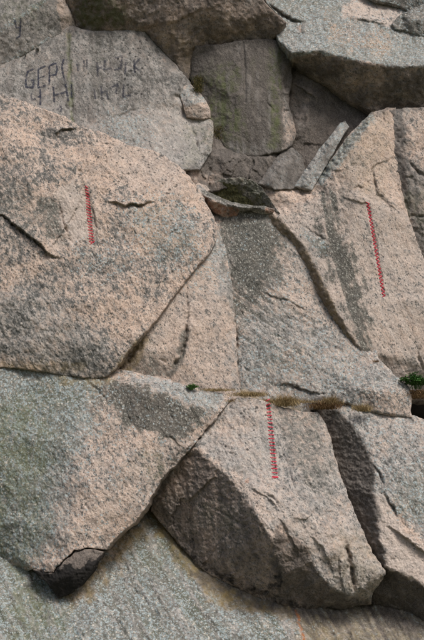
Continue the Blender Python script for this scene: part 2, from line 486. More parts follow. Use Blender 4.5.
# ================================================================== the blocks of the cliff
# ---- sloping slab at the foot
rock('granite_slab', 'A', 'grey lichen-covered sloping slab at the very foot of the cliff, under all other rocks',
     [(XL, 470, .9), (0, 480, .75), (60, 440, 1.3), (150, 420, 1.6), (300, 470, 1.6), (424, 540, 1.2), (XR, 560, 1.1), (XR, YB, -1.2), (300, YB, -1.9), (XL, YB, -2.3)],
     ctrl=[(0, 640, -.95), (150, 640, -.9), (300, 640, -.62), (424, 640, -.42), (0, 552, .02), (60, 597, -.4), (150, 512, .75), (100, 560, .05), (200, 570, .18), (300, 608, -.18), (424, 622, -.15), (360, 605, .1)],
     base=dict(spots=.7, grey=.95, blue=.62, crust=.46), edge=2, rough=.085, grain=.012, seed=3, soft=8,
     flow=[('stain_shade', zone(290, 590, 470, 700), 14, 70, .55, .006), ('crust', [(-40, 540), (150, 490), (330, 600), (330, 700), (-40, 700)], 20, 58, .6, .016), ('blue', [(-40, 540), (150, 490), (330, 600), (330, 700), (-40, 700)], 20, 62, .4, 0)],
     cover=[('blue', [(100, 560), (150, 505), (200, 560), (330, 640), (100, 640)], 20, .52),
            ('grey', [(240, 590), (300, 605), (424, 625), (440, 660), (240, 660)], 18, .7),
            ('blue', [(270, 590), (330, 605), (424, 625), (440, 660), (300, 660)], 14, .1),
            ('stain_shade', [(345, 595), (440, 610), (440, 700), (330, 660)], 14, .38),
            ('ochre', [(142, 505), (165, 500), (190, 540), (230, 590), (330, 615), (330, 624), (220, 605), (180, 565)], 5, .9),
            ('ochre', [(60, 600), (98, 560), (140, 515), (150, 530), (105, 575), (75, 610)], 8, .75),
            ('blue', [(142, 505), (165, 500), (190, 540), (230, 590), (330, 615), (330, 624), (220, 605), (180, 565)], 5, .05), ('blue', [(60, 600), (98, 560), (140, 515), (150, 530), (105, 575), (75, 610)], 7, .12), ('grey', [(60, 600), (98, 560), (140, 515), (150, 530), (105, 575), (75, 610)], 8, .35),
            ('green', zone(10, 560, 60, 640), 16, .65), ('green', zone(140, 500, 200, 570), 12, .3),
            ('stain_shade', [(180, 560), (240, 588), (330, 608), (424, 624), (430, 632), (300, 622), (200, 585)], 4, .55),
            ('rust', [(294, 610), (297, 611), (306, 640), (311, 660), (308, 660), (303, 640)], 1.2, 1.0),
            ('ochre', zone(300, 605, 440, 660), 14, .5), ('crust', zone(40, 600, 110, 660), 20, .3)])

# ---- lower left block
rock('granite_block', 'B', 'large lower left block, bluish lichen at left and bare tan at right, pointing down',
     [(XL, 350, .16), (0, 356, .16), (50, 363, .16), (85, 366, .16), (110, 368, .16), (130, 371, .16), (160, 377, .16), (190, 387, .16), (212, 391, .16), (232, 397, .18),
      (215, 420, .02), (200, 437, -.05), (180, 460, -.15), (160, 482, -.28), (146, 508, -.38), (135, 523, -.42), (118, 536, -.46), (106, 549, -.50), (95, 549, -.53), (88, 547, -.54),
      (80, 550.3, -.57), (74.4, 550.5, -.57), (69.2, 556, -.58), (64, 559.2, -.58), (59.2, 565, -.57), (56, 566, -.56), (53.3, 572.5, -.52), (44, 572.5, -.46), (32, 569, -.36), (24, 574, -.05), (14, 580, .15), (0, 582, .2), (-50, 585, .3), (XL, 588, .35)],
     ctrl=[(60, 440, -.22), (0, 440, -.12), (100, 500, -.5), (70, 535, -.55), (XL, 440, -.1), (20, 520, -.2), (120, 470, -.42), (0, 548, -.04), (-50, 545, -.02), (20, 560, -.26)],
     breaks=[[(118, 380, .02), (140, 388, -.06), (165, 395, -.08), (190, 405, -.08), (213, 416, -.04)], [(128, 425, -.20), (150, 436, -.28), (175, 447, -.25), (188, 450, -.18)],
             [(118, 380, .02), (128, 425, -.20)]],
     base=dict(spots=.55, grey=.15, blue=.12), edge=2, rough=.045, grain=.016, step=.8, seed=5,
     cover=[('grey', [(XL, 350), (100, 350), (100, 420), (70, 470), (70, 540), (20, 570), (XL, 570)], 25, .72),
            ('blue', [(XL, 350), (95, 360), (95, 420), (55, 480), (55, 540), (20, 570), (XL, 570)], 26, .72), ('crust', [(XL, 350), (95, 360), (85, 420), (45, 480), (45, 540), (20, 570), (XL, 570)], 26, .42),
            ('green', [(XL, 400), (50, 400), (50, 470), (30, 570), (XL, 570)], 20, .62),
            ('crust', [(100, 378), (140, 386), (210, 414), (190, 438), (160, 440), (128, 426), (112, 405)], 6, 1.0), ('stain_shade', [(112, 384), (140, 388), (210, 415), (192, 436), (160, 438), (130, 424)], 6, .26),
            ('crust', [(84, 380), (108, 374), (110, 410), (96, 408)], 6, .6),
            ('grey', [(125, 370), (190, 384), (230, 395), (215, 414), (165, 394), (130, 382)], 4, .75),
            ('blue', [(150, 378), (225, 396), (214, 412), (160, 390)], 4, .4),
            ('fresh', [(150, 440), (185, 450), (150, 490), (110, 530), (85, 545), (90, 490), (120, 450)], 14, .30),
            ('green', [(143, 450), (168, 455), (160, 480), (146, 478)], 6, .5),
            ('stain_shade', [(115, 500), (140, 505), (120, 530), (104, 540)], 10, .35),
            ('stain_shade', [(166, 440), (196, 444), (170, 470), (150, 492), (140, 495)], 7, .2),
            ('black', [(40, 560), (62, 568), (60, 580), (30, 574)], 4, .35),
            ('ochre', zone(60, 375, 112, 383), 5, .6)],
     cracks=[([(88, 383), (96, 388), (104, 396), (108, 408)], 1.1, .04), ([(130, 395), (126, 412), (134, 430)], 1.0, .02)],
     ledges=[([(186, 452), (172, 438), (160, 436)], .03, 10)])

# broken wedge at its tip
rock('broken_wedge', 'C', 'small black-stained wedge broken off the downward tip of the lower left block',
     [(33, 570, -.5), (45, 573, -.54), (54, 573.5, -.56), (57, 567, -.58), (60, 566, -.58), (65, 560, -.58), (70, 557, -.58), (75, 551.5, -.57), (80, 551.2, -.57), (88, 548.2, -.55), (95, 549.6, -.55), (104, 551.5, -.52), (97, 562, -.60), (90, 574, -.62), (80, 586, -.60), (66, 596, -.52), (58, 598, -.5), (53, 592, -.52), (46, 582, -.5)],
     ctrl=[(62, 572, -.66), (80, 560, -.65), (72, 582, -.66)], breaks=[[(56, 579, -.66), (72, 574, -.72), (92, 566, -.64)]],
     base=dict(spots=.4, grey=.1), edge=2.5, wig=1.6, rough=.02, grain=.012, chips=.02, chip_size=.2, seed=8, step=.7, thick=.5,
     cover=[('black', [(28, 568), (54, 574), (58, 580), (75, 577), (98, 564), (88, 592), (58, 604), (44, 584), (30, 576)], 4, 1.0),
            ('black', [(53, 566), (60, 562), (62, 580), (52, 580)], 2.5, .8), ('black', [(58, 576), (66, 566), (78, 566), (102, 554), (96, 574), (70, 594)], 4, .95), ('stain_shade', zone(30, 546, 110, 604), 5, .72)], cat='rock')

# ---- pale slab to the right of the big upper left boulder
rock('granite_slab', 'E', 'smooth pink slab left of centre between the diagonal crack and the dark lichen streak',
     [(190, 225, .80), (216, 222, .85), (226, 250, .74), (233, 290, .62), (236, 330, .56), (238, 365, .42), (241, 399, .33), (225, 400, .30), (205, 397, .28), (180, 393, .28), (155, 387, .28), (128, 381, .28), (108, 378, .25), (100, 360, .25), (150, 310, .34), (185, 250, .62)],
     ctrl=[(208, 300, .44), (180, 310, .34), (212, 350, .36), (170, 350, .22), (150, 352, .2), (195, 375, .26), (205, 266, .56)],
     base=dict(spots=.42, fresh=.25, grey=.1), edge=2.5, rough=.03, grain=.012, seed=11,
     cover=[('blue', zone(180, 230, 222, 285), 14, .4), ('crust', [(216, 220), (226, 225), (236, 290), (238, 330), (230, 320), (222, 262)], 5, .5),
            ('grey', [(200, 230), (230, 230), (238, 300), (238, 390), (231, 390), (230, 310), (215, 275)], 6, .6),
            ('crust', [(128, 362), (150, 355), (172, 372), (160, 382), (130, 376)], 6, .6),
            ('stain_shade', [(112, 366), (140, 342), (150, 352), (132, 372)], 5, .35), ('ochre', [(106, 374), (124, 356), (146, 334), (150, 342), (132, 372), (110, 380)], 3, .95), ('crust', [(182, 330), (190, 330), (186, 356), (172, 380), (164, 378), (178, 356)], 2.5, .7),
            ('stain_shade', [(225, 350), (240, 350), (242, 390), (230, 390)], 4, .2)],
     cracks=[([(186, 282), (187, 300), (188, 318), (186, 340), (180, 358), (168, 378)], 1.4, .10), ([(108, 376), (126, 360), (147, 336)], 4.5, .14), ([(164, 372), (172, 368), (180, 360)], 2.2, .03), ([(183, 310), (178, 290), (186, 278)], 1.0, .02),
             ([(158, 358), (165, 362), (168, 360)], 1.2, .03)],
     ledges=[([(187, 340), (186, 318), (181, 298)], .03, 16)])

# ---- central block
rock('granite_block', 'F', 'central block with a broad dark lichen streak fanning down from the mossy hollow',
     [(205, 212, 1.25), (228, 206, 1.15), (262, 206, 1.1), (280, 215, 1.1), (310, 235, 1.05), (345, 290, .9), (375, 335, .65), (378, 358, .44), (396, 377, .33), (408, 386, .28), (413, 394, .25), (412, 404, .22), (411, 418, .20),
      (395, 416, .14), (375, 413, .14), (358, 407, .2), (342, 403, .26), (325, 403, .3), (312, 410, .34), (304, 419, .36), (285, 415, .36), (262, 408, .36), (240, 400, .38), (225, 385, .5), (222, 300, .8), (205, 245, 1.0)],
     ctrl=[(250, 260, .86), (290, 300, .72), (300, 360, .46), (250, 340, .54), (340, 370, .38), (357, 349, .52), (330, 320, .72), (300, 268, .86)],
     breaks=[[(352, 388, .22), (372, 392, .12), (392, 391, .12), (410, 390, .25)], [(352, 388, .22), (362, 404, .2)]],
     base=dict(spots=.6, grey=.58, blue=.14), edge=4.5, rough=.04, grain=.016, step=.8, seed=14,
     flow=[('crust', [(226, 270), (280, 270), (350, 345), (380, 400), (240, 395)], 14, 30, .45, .006)],
     cover=[('crust', [(208, 200), (262, 205), (284, 230), (282, 262), (274, 285), (262, 306), (242, 330), (228, 260)], 17, 1.0), ('blue', [(208, 200), (262, 205), (284, 230), (282, 262), (262, 306), (228, 290)], 10, .05),
            ('crust', [(238, 330), (275, 300), (300, 330), (310, 390), (240, 392)], 26, .34),
            ('fresh', [(268, 240), (290, 250), (318, 300), (338, 330), (300, 325), (276, 290)], 8, .42), ('grey', [(268, 240), (290, 250), (318, 300), (338, 330), (300, 325), (276, 290)], 8, .25),
            ('blue', [(236, 340), (330, 340), (400, 385), (340, 402), (290, 400), (240, 385)], 14, .34),
            ('grey', [(355, 388), (395, 390), (412, 394), (412, 418), (362, 408)], 5, .12), ('crust', [(330, 385), (356, 386), (368, 410), (340, 402)], 8, .4),
            ('ochre', [(235, 388), (262, 396), (300, 407), (300, 416), (235, 396)], 3, .7), ('stain_shade', [(302, 400), (345, 398), (345, 408), (302, 412)], 4, .5)],
     cracks=[([(234, 312), (236, 340), (236, 386)], 1.3, .05), ([(243, 362), (250, 386)], 1.0, .03), ([(270, 385), (292, 386), (312, 394), (330, 394)], 1.5, .03),
             ([(290, 330), (320, 340), (350, 356)], 1.6, .015), ([(250, 290), (285, 300), (320, 318)], 1.6, .015), ([(262, 312), (300, 322), (345, 342)], 2, .015)],
     ledges=[([(330, 394), (312, 393), (292, 386), (270, 385)], .05, 9), ([(320, 318), (285, 300), (252, 290)], .02, 14), ([(240, 362), (246, 372), (251, 388)], .04, 8)])

# ---- right slab with the peak above it
rock('granite_slab', 'H', 'tall pale slab with a rough peaked top, standing proud at the right under the overhang',
     [(272, 208, 1.2), (262, 196, 1.28), (254, 186, 1.34), (256, 178, 1.38), (285, 176, 1.38), (308, 186, 1.3), (320, 176, 1.3), (331, 159, 1.3), (346, 138, 1.3), (360, 124, 1.3), (371, 113, 1.3), (385, 108, 1.3), (396, 107, 1.3), (394, 130, 1.12), (398, 160, 1.04), (402, 190, .97), (407, 213, .87), (412, 228, .85), (419, 247, .84), (426, 266, .83), (438, 284, .83), (XR, 292, .8), (XR, 400, 1.0), (424, 398, 1.0), (405, 400, .95), (392, 392, .8), (370, 372, .72),
      (357, 351, .66), (344, 342, .74), (330, 324, .84), (315, 300, .93), (298, 268, 1.02), (286, 247, 1.08), (271, 232, 1.12), (262, 218, 1.15)],
     ctrl=[(380, 300, .62), (410, 360, .66), (424, 300, .66), (360, 300, .60), (350, 240, .74), (320, 220, .86), (385, 160, .98), (360, 160, .96), (300, 205, 1.0), (280, 192, 1.16), (330, 200, .92), (350, 180, .92), (390, 370, .70)],
     breaks=[[(272, 212, 1.04), (280, 219, .95), (291, 232, .86), (304, 247, .80), (314, 266, .74), (331, 300, .62), (345, 328, .54), (359, 349, .50)],
             [(312, 188, 1.2), (324, 180, 1.08), (338, 161, 1.04), (353, 143, 1.03), (368, 126, 1.06)],
             [(340, 196, .90), (356, 199, .80), (372, 203, .79), (395, 211, .80)]],
     base=dict(spots=.38, fresh=.62, grey=.2), edge=3.5, rough=.035, grain=.009, chips=.03, chip_size=.6, chip_area=[(270, 175), (330, 150), (370, 105), (430, 100), (430, 222), (395, 206), (345, 190), (300, 210)], step=.8, seed=17,
     flow=[('crust', [(312, 185), (350, 190), (390, 380), (360, 370), (320, 260)], 10, 74, .6, .004), ('fresh', [(345, 205), (395, 215), (424, 280), (424, 390), (390, 380)], 14, 68, .45, .004)],
     cover=[('fresh', [(255, 180), (310, 180), (372, 110), (430, 100), (430, 215), (395, 205), (340, 192), (290, 220)], 7, .1),
            ('ochre', [(330, 160), (372, 112), (395, 112), (385, 200), (350, 190)], 12, .22),
            ('crust', [(322, 190), (340, 194), (345, 235), (358, 285), (372, 330), (385, 372), (368, 365), (348, 320), (334, 285), (318, 240)], 9, .95),
            ('spots', [(340, 200), (372, 204), (382, 300), (380, 340), (355, 290), (345, 230)], 8, .4),
            ('grey', [(306, 187), (370, 112), (374, 122), (326, 180)], 3, .95), ('blue', [(306, 187), (370, 112), (374, 122), (326, 180)], 3, .62), ('fresh', [(306, 187), (370, 112), (374, 122), (326, 180)], 3, 0),
            *[(c_, [(272, 213), (281, 220), (292, 233), (305, 248), (315, 267), (332, 301), (346, 329), (359, 350), (344, 344), (330, 326), (313, 300), (296, 268), (284, 246), (269, 232), (262, 218)], 1.2, v_) for c_, v_ in (('fresh', 0), ('ochre', .8), ('stain_shade', .42))],  # left side face: ochre and staining, its shaded tone painted in
            ('spots', [(395, 110), (430, 105), (430, 230), (408, 215), (400, 165)], 5, .8),
            ('grey', [(300, 225), (330, 240), (318, 262), (306, 245)], 5, .5), ('blue', [(296, 228), (322, 240), (332, 250), (316, 254)], 3, .6),
            ('grey', [(380, 370), (440, 350), (440, 400), (395, 395)], 14, .4)],
     cracks=[([(368, 160), (374, 178), (376, 192), (388, 202), (402, 212)], 1.3, .05), ([(345, 195), (358, 186), (366, 190)], 1.2, .03), ([(290, 205), (300, 200), (308, 205)], 1.2, .03), ([(300, 225), (318, 235), (335, 246)], 1.2, .03),
             ([(420, 345), (417, 355), (423, 368), (430, 372)], 1.5, .08)],
     grooves=[([(367.5, 204), (375.5, 245), (384, 299)], 1.9, .018)],
     ledges=[([(402, 214), (388, 204), (376, 194), (372, 172)], .05, 14), ([(372, 205), (355, 201), (340, 197)], .03, 18)])

# ---- dark stained shoulder at the right edge
rock('granite_block', 'L', 'dark stained block at the right edge beside the peaked slab',
     [(385, 110, 1.3), (404, 108, 1.22), (424, 107, 1.2), (XR, 112, 1.1), (XR, 310, .98), (436, 300, .98), (418, 270, .98), (410, 248, .98), (404, 230, .98), (398, 214, 1.02), (394, 200, 1.06), (388, 175, 1.12), (385, 150, 1.16), (385, 130, 1.22)],
     ctrl=[(415, 165, .94), (410, 140, 1.02), (424, 215, .86), (415, 195, .92), (430, 245, .88)], breaks=[[(400, 130, 1.10), (405, 165, .97), (412, 200, .92), (420, 240, .90)]],
     base=dict(spots=.5, grey=.45, stain_shade=.42), edge=4, rough=.05, grain=.018, chips=.035, chip_size=.4, seed=19,
     cover=[('stain_shade', [(392, 120), (402, 120), (412, 180), (420, 262), (404, 212), (392, 160)], 5, .55), ('stain_shade', zone(404, 165, 440, 262), 8, .45),
            ('stain_shade', [(405, 112), (440, 112), (440, 170), (412, 168)], 5, .05), ('grey', [(405, 112), (440, 112), (440, 172), (412, 168)], 5, .2), ('green', zone(396, 195, 440, 225), 6, .35)],
     cracks=[([(404, 217), (415, 216), (430, 217)], 1.2, .06), ([(408, 160), (418, 172), (430, 180)], 1.3, .06)])

# ---- big upper left boulder
rock('granite_boulder', 'D', 'huge pinkish speckled boulder filling the left of the cliff, with a red lacing',
     [(XL, 62, .75), (0, 93, .72), (30, 103, .72), (65, 117, .72), (80, 126, .70), (105, 133, .72), (130, 146, .74), (148, 149, .78), (160, 153, .8), (175, 163, .82), (190, 178, .84), (200, 192, .84), (208, 206, .82), (215, 218, .78), (217, 235, .66), (213, 247, .56),
      (207, 256, .48), (190, 275, .40), (175, 295, .30), (160, 315, .20), (150, 328, .14), (140, 338, .08), (130, 350, .04), (120, 363, .0), (112, 372, .0), (104, 378, .02), (85, 378, .06), (50, 373, .08), (0, 367, .08), (XL, 360, .08)],
     ctrl=[(0, 300, -.08), (100, 300, .0), (60, 340, -.02), (150, 260, .24), (180, 220, .46), (130, 190, .40), (60, 180, .28), (0, 180, .25), (0, 130, .45), (100, 150, .52), (40, 240, .1), (XL, 240, .1), (160, 200, .48), (100, 350, -.04), (180, 190, .6)],
     breaks=[[(0, 150, .34), (40, 158, .36), (70, 170, .36), (110, 190, .38)]],
     base=dict(spots=.74, grey=.10), edge=2.6, rough=.055, grain=.018, step=.8, seed=23,
     cover=[('dots', [(70, 130), (110, 135), (160, 152), (200, 195), (150, 230), (90, 190)], 12, .8), ('spots', [(XL, 90), (60, 115), (90, 160), (60, 200), (XL, 210)], 16, .85), ('crust', [(XL, 175), (30, 180), (45, 200), (60, 230), (30, 235), (XL, 215)], 14, .42),
            ('spots', [(100, 130), (160, 152), (210, 205), (180, 200), (140, 190), (105, 170)], 9, .28), ('fresh', [(110, 140), (160, 155), (205, 195), (170, 195), (130, 185), (108, 165)], 9, .28),
            ('fresh', [(55, 190), (72, 183), (84, 190), (88, 235), (76, 248), (68, 240), (58, 215)], 3, .95), ('spots', [(55, 190), (72, 183), (84, 190), (88, 235), (76, 248), (68, 240), (58, 215)], 4, .2), ('fresh', [(88, 185), (100, 195), (98, 230), (92, 215)], 5, .4),
            ('fresh', [(48, 235), (66, 240), (68, 258), (52, 255)], 4, .5),
            ('crust', [(38, 198), (54, 200), (64, 235), (52, 240), (44, 225)], 4, .7),
            ('blue', [(125, 205), (170, 195), (208, 230), (200, 262), (165, 270), (130, 240)], 14, .46), ('grey', [(130, 205), (170, 195), (208, 230), (190, 265), (150, 270)], 14, .28),
            ('blue', zone(80, 245, 130, 275), 14, .38),
            ('grey', [(XL, 280), (60, 290), (110, 345), (100, 375), (XL, 365)], 22, .62), ('crust', [(60, 310), (110, 340), (100, 372), (60, 360)], 18, .28), ('spots', [(XL, 270), (60, 280), (100, 330), (100, 375), (XL, 370)], 20, .8),
            ('ochre', [(110, 372), (122, 358), (140, 338), (144, 343), (126, 362)], 2.5, .7), ('ochre', zone(-5, 362, 85, 372), 3, .45)],
     ledges=[([(67, 259), (58, 258), (47, 254), (40, 245), (28, 236), (18, 228), (6, 219), (-14, 206)], .10, 30), ([(157, 203), (148, 203), (140, 206), (132, 204), (124, 206), (117, 203), (100, 201)], .07, 20),
             ([(80, 133), (75, 130), (64, 130), (57, 134), (52, 142)], .05, 26),
             ([(78, 248), (72, 247), (66, 236), (60, 215), (55, 192)], -.07, 16), ([(90, 248), (96, 226), (88, 186)], .03, 9)],
     cracks=[([(66, 260), (58, 259), (47, 255), (40, 246), (28, 237), (18, 229), (2, 216), (-20, 205)], .95, .08), ([(157, 204), (148, 204), (140, 207), (132, 205), (124, 207), (117, 204), (108, 204)], .9, .06),
             ([(52, 143), (58, 135), (65, 131), (76, 130)], 1.0, .035), ([(56, 194), (61, 215), (67, 236), (74, 248)], 1.2, .04), ([(78, 170), (86, 175)], 1.3, .05), ([(93, 205), (95, 225), (100, 231)], .9, .03)],
     grooves=[([(87.5, 193), (89.5, 220), (91.5, 243)], 1.9, .035)])

# ---- boulder at the bottom centre
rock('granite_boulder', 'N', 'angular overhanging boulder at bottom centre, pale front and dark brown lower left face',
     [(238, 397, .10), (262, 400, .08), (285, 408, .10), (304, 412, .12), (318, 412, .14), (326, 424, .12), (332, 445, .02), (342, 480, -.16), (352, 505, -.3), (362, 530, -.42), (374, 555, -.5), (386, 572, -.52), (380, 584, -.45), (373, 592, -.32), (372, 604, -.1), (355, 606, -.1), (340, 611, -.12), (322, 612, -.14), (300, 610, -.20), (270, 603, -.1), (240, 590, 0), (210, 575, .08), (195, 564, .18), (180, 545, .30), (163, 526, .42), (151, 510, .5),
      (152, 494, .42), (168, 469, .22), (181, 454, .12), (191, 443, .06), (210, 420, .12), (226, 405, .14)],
     ctrl=[(300, 470, -.38), (330, 520, -.52), (290, 440, -.15), (215, 520, -.22), (240, 550, -.42), (180, 500, .12), (250, 575, -.25), (270, 470, -.36), (300, 590, -.42), (262, 430, -.12), (340, 560, -.68), (375, 570, -.6)],
     breaks=[[(198, 449, -.16), (206, 458, -.26), (216, 466, -.36), (232, 480, -.52), (243, 495, -.64), (252, 508, -.76), (262, 525, -.84), (272, 538, -.92), (277, 526, -.84), (292, 535, -.80), (305, 545, -.78), (312, 562, -.76), (322, 578, -.74), (335, 590, -.66), (345, 588, -.60), (352, 596, -.56)],
             [(272, 538, -.92), (274, 556, -.82), (282, 575, -.66), (280, 600, -.25)], [(352, 596, -.56), (362, 588, -.6), (380, 574, -.58)], [(228, 474, -.48), (246, 482, -.58), (262, 490, -.67), (292, 505, -.75), (318, 526, -.76), (336, 552, -.74)]],
     base=dict(spots=.52, grey=.52, dots=.35), edge=3.5, rough=.04, grain=.016, step=.7, seed=29, chips=.05, chip_size=.8, soft=1.4,
     chip_area=[(150, 500), (195, 445), (250, 505), (272, 535), (300, 545), (330, 590), (372, 600), (372, 612), (280, 617), (180, 562)],
     cover=[('stain_shade', [(140, 510), (196, 448), (216, 467), (232, 482), (250, 506), (272, 538), (275, 528), (305, 546), (320, 578), (336, 592), (352, 597), (372, 604), (300, 620), (180, 560)], 2.5, .44),  # overhanging lower left face: brown staining plus its shade put into the colour
            ('grey', [(150, 510), (196, 446), (216, 466), (232, 480), (250, 506), (272, 538), (277, 527), (305, 546), (320, 578), (336, 592), (300, 620), (180, 560)], 3, .1),
            ('fresh', [(238, 398), (265, 402), (274, 470), (250, 480), (222, 460), (200, 448)], 10, .30), ('spots', [(238, 398), (268, 402), (276, 475), (245, 480), (205, 448)], 8, .25), ('dots', [(230, 405), (265, 402), (274, 470), (225, 455)], 8, .9),
            ('crust', [(275, 408), (318, 412), (332, 450), (340, 500), (310, 490), (285, 455)], 10, .48),
            ('fresh', [(232, 480), (255, 478), (290, 500), (330, 535), (325, 575), (300, 535), (278, 524), (270, 535), (250, 504)], 4, .55), ('grey', [(205, 455), (232, 478), (272, 537), (264, 500), (236, 474)], 4, .15),
            ('fresh', [(330, 525), (355, 520), (380, 565), (365, 590), (345, 585)], 8, .3), ('ochre', zone(335, 530, 385, 590), 10, .25),
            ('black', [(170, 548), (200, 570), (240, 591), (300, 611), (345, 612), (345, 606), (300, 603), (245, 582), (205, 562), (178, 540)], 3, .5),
            ('black', [(270, 575), (282, 572), (280, 595), (268, 590)], 4, .55), ('black', [(184, 520), (192, 520), (196, 560), (188, 555)], 3, .45), ('rust', zone(246, 478, 249, 482), 1, .8), ('stain_shade', [(274, 530), (292, 537), (306, 548), (313, 564), (323, 580), (336, 592), (352, 598), (372, 605), (300, 616), (278, 602), (272, 560)], 3, .66),
            ('green', zone(196, 505, 240, 530), 10, .3)],
     cracks=[([(344, 538), (348, 556), (352, 575), (356, 598)], 2.2, .16), ([(262, 492), (275, 500), (280, 510)], 1.5, .05), ([(268, 415), (296, 490), (318, 530)], 1.2, .02), ([(184, 470), (190, 520), (195, 560)], 1.5, .03), ([(330, 420), (342, 470), (350, 500)], 1.4, .04), ([(302, 470), (312, 490), (320, 505)], 1.2, .03),
             ([(200, 500), (235, 520), (255, 540)], 1.4, .03), ([(293, 491), (296, 492)], 1.6, .05)],
     grooves=[([(267.5, 403), (270.5, 430), (275, 476)], 1.9, .035)],
     ledges=[([(280, 511), (262, 494), (244, 486)], .04, 12), ([(318, 505), (306, 520), (290, 518)], .03, 14), ([(344, 600), (340, 570), (338, 545)], .05, 12), ([(300, 560), (292, 540), (284, 524), (272, 512)], .05, 14), ([(336, 575), (322, 548), (306, 530)], .05, 14), ([(252, 500), (262, 514), (272, 534)], .04, 8)])

# ---- right lower block
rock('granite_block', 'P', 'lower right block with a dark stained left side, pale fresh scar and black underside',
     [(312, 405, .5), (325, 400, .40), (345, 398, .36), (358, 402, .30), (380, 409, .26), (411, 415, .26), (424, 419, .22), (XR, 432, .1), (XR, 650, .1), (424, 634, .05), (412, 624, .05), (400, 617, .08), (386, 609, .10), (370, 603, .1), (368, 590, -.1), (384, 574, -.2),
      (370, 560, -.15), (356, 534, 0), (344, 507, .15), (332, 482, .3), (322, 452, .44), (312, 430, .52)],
     ctrl=[(400, 470, -.22), (424, 500, -.35), (395, 440, -.02), (460, 500, -.35), (424, 450, -.06), (420, 600, -.35), (400, 600, -.2), (400, 545, -.50), (410, 520, -.40), (XR, 550, -.4)],
     breaks=[[(340, 411, .24), (352, 424, .10), (362, 440, -.02), (370, 455, -.12), (374, 475, -.22), (374, 495, -.32), (377, 520, -.40), (381, 545, -.48), (388, 570, -.56), (397, 571, -.60), (410, 577, -.62), (424, 586, -.64), (440, 592, -.64), (XR, 600, -.6)]],
     base=dict(spots=.65, grey=.60, blue=.20), edge=3, rough=.04, grain=.016, step=.7, seed=31, soft=2.2,
     cover=[('stain_shade', [(312, 405), (338, 410), (352, 425), (363, 441), (371, 456), (375, 480), (376, 500), (380, 530), (388, 572), (374, 575), (340, 500), (318, 430)], 3.5, .76),
            ('fresh', [(374, 492), (384, 494), (396, 512), (396, 522), (410, 538), (440, 560), (440, 600), (410, 578), (388, 571), (379, 530)], 3, .95), ('blue', [(372, 490), (386, 494), (398, 515), (424, 545), (440, 560), (440, 600), (388, 571)], 4, 0), ('spots', [(372, 490), (386, 494), (398, 515), (440, 560), (440, 600), (388, 571)], 4, .1), ('grey', [(374, 492), (396, 512), (440, 560), (440, 600), (388, 571)], 4, .15),
            ('fresh', [(346, 416), (358, 424), (370, 442), (380, 462), (384, 480), (376, 486), (372, 462), (360, 440)], 3, .6),
            ('stain_shade', [(366, 604), (370, 588), (386, 573), (397, 572), (410, 578), (424, 587), (440, 594), (XR, 600), (XR, 660), (420, 640)], 2, .85),
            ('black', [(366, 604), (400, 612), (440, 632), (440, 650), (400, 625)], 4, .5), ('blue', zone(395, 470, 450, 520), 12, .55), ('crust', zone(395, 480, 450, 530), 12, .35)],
     cracks=[([(376, 490), (384, 494), (394, 512), (398, 520)], 1.0, .04), ([(374, 466), (380, 474), (384, 486)], 1.4, .05), ([(392, 416), (388, 428), (380, 438)], 1.0, .03), ([(360, 504), (358, 506)], 2, .04)],
     ledges=[([(440, 564), (424, 552), (410, 542), (398, 532), (388, 526), (379, 526)], .10, 16), ([(386, 494), (396, 512), (398, 520)], -.05, 12), ([(384, 488), (380, 474), (370, 460)], .04, 10)])

# ---- wall with the painted letters
rock('granite_wall_block', 'S', 'flat grey block with faded painted letters and a drilled line, upper left',
     [(-40, 50, 1.5), (0, 56, 1.48), (20, 44, 1.54), (60, 24, 1.62), (74, 26, 1.58), (90, 31, 1.5), (128, 30, 1.5), (145, 30, 1.55), (158, 46, 1.6), (175, 63, 1.65), (186, 77, 1.7), (191, 84, 1.7), (188, 95, 1.65), (200, 112, 1.6), (214, 122, 1.5), (212, 150, 1.2), (200, 170, 1.1), (150, 172, 1.05), (60, 150, 1.1), (-40, 110, 1.2)],
     ctrl=[(70, 70, 1.42), (140, 65, 1.45), (30, 85, 1.38)], breaks=[[(90, 122, 1.32), (106, 117, 1.30), (128, 113, 1.32), (150, 107, 1.36), (168, 98, 1.42), (180, 92, 1.5)]],
     base=dict(spots=.6, grey=.70, stain_shade=.30), edge=3, rough=.025, grain=.010, seed=37, step=.9,
     cover=[('crust', [(88, 32), (100, 32), (105, 70), (95, 110), (90, 70)], 6, .5), ('spots', [(95, 32), (160, 40), (185, 85), (150, 105), (100, 115)], 8, .75), ('dots', [(118, 34), (150, 40), (150, 95), (125, 105), (118, 60)], 8, .95),
            ('crust', [(-20, 80), (30, 70), (70, 40), (60, 60), (30, 110), (-20, 100)], 14, .30), ('stain_shade', [(148, 32), (192, 80), (184, 92), (160, 60)], 5, .35),
            ('fresh', [(120, 118), (150, 110), (180, 96), (205, 120), (205, 160), (150, 158), (110, 135)], 8, .30), ('stain_shade', [(110, 120), (150, 109), (180, 95), (208, 120), (208, 165), (150, 160), (100, 138)], 6, .10), ('spots', [(110, 120), (180, 96), (205, 120), (205, 160), (150, 158)], 8, .3), ('blue', zone(100, 110, 150, 150), 10, .4),
            ('green', [(66, 32), (71, 32), (74, 122), (70, 122)], 1.5, .9), ('fresh', zone(74, 34, 90, 60), 6, .25), ('green', zone(186, 122, 215, 160), 8, .4)],
     cracks=[([(178, 94), (184, 100), (186, 112), (188, 118)], 1.4, .06), ([(190, 120), (196, 140), (200, 158)], 1.2, .05), ([(75, 56), (110, 52), (140, 55)], 1.0, .015), ([(105, 120), (130, 112), (150, 108)], 1.0, .02)],
     grooves=[([(67.5, 28), (70, 70), (73, 124)], 1.5, .02)])

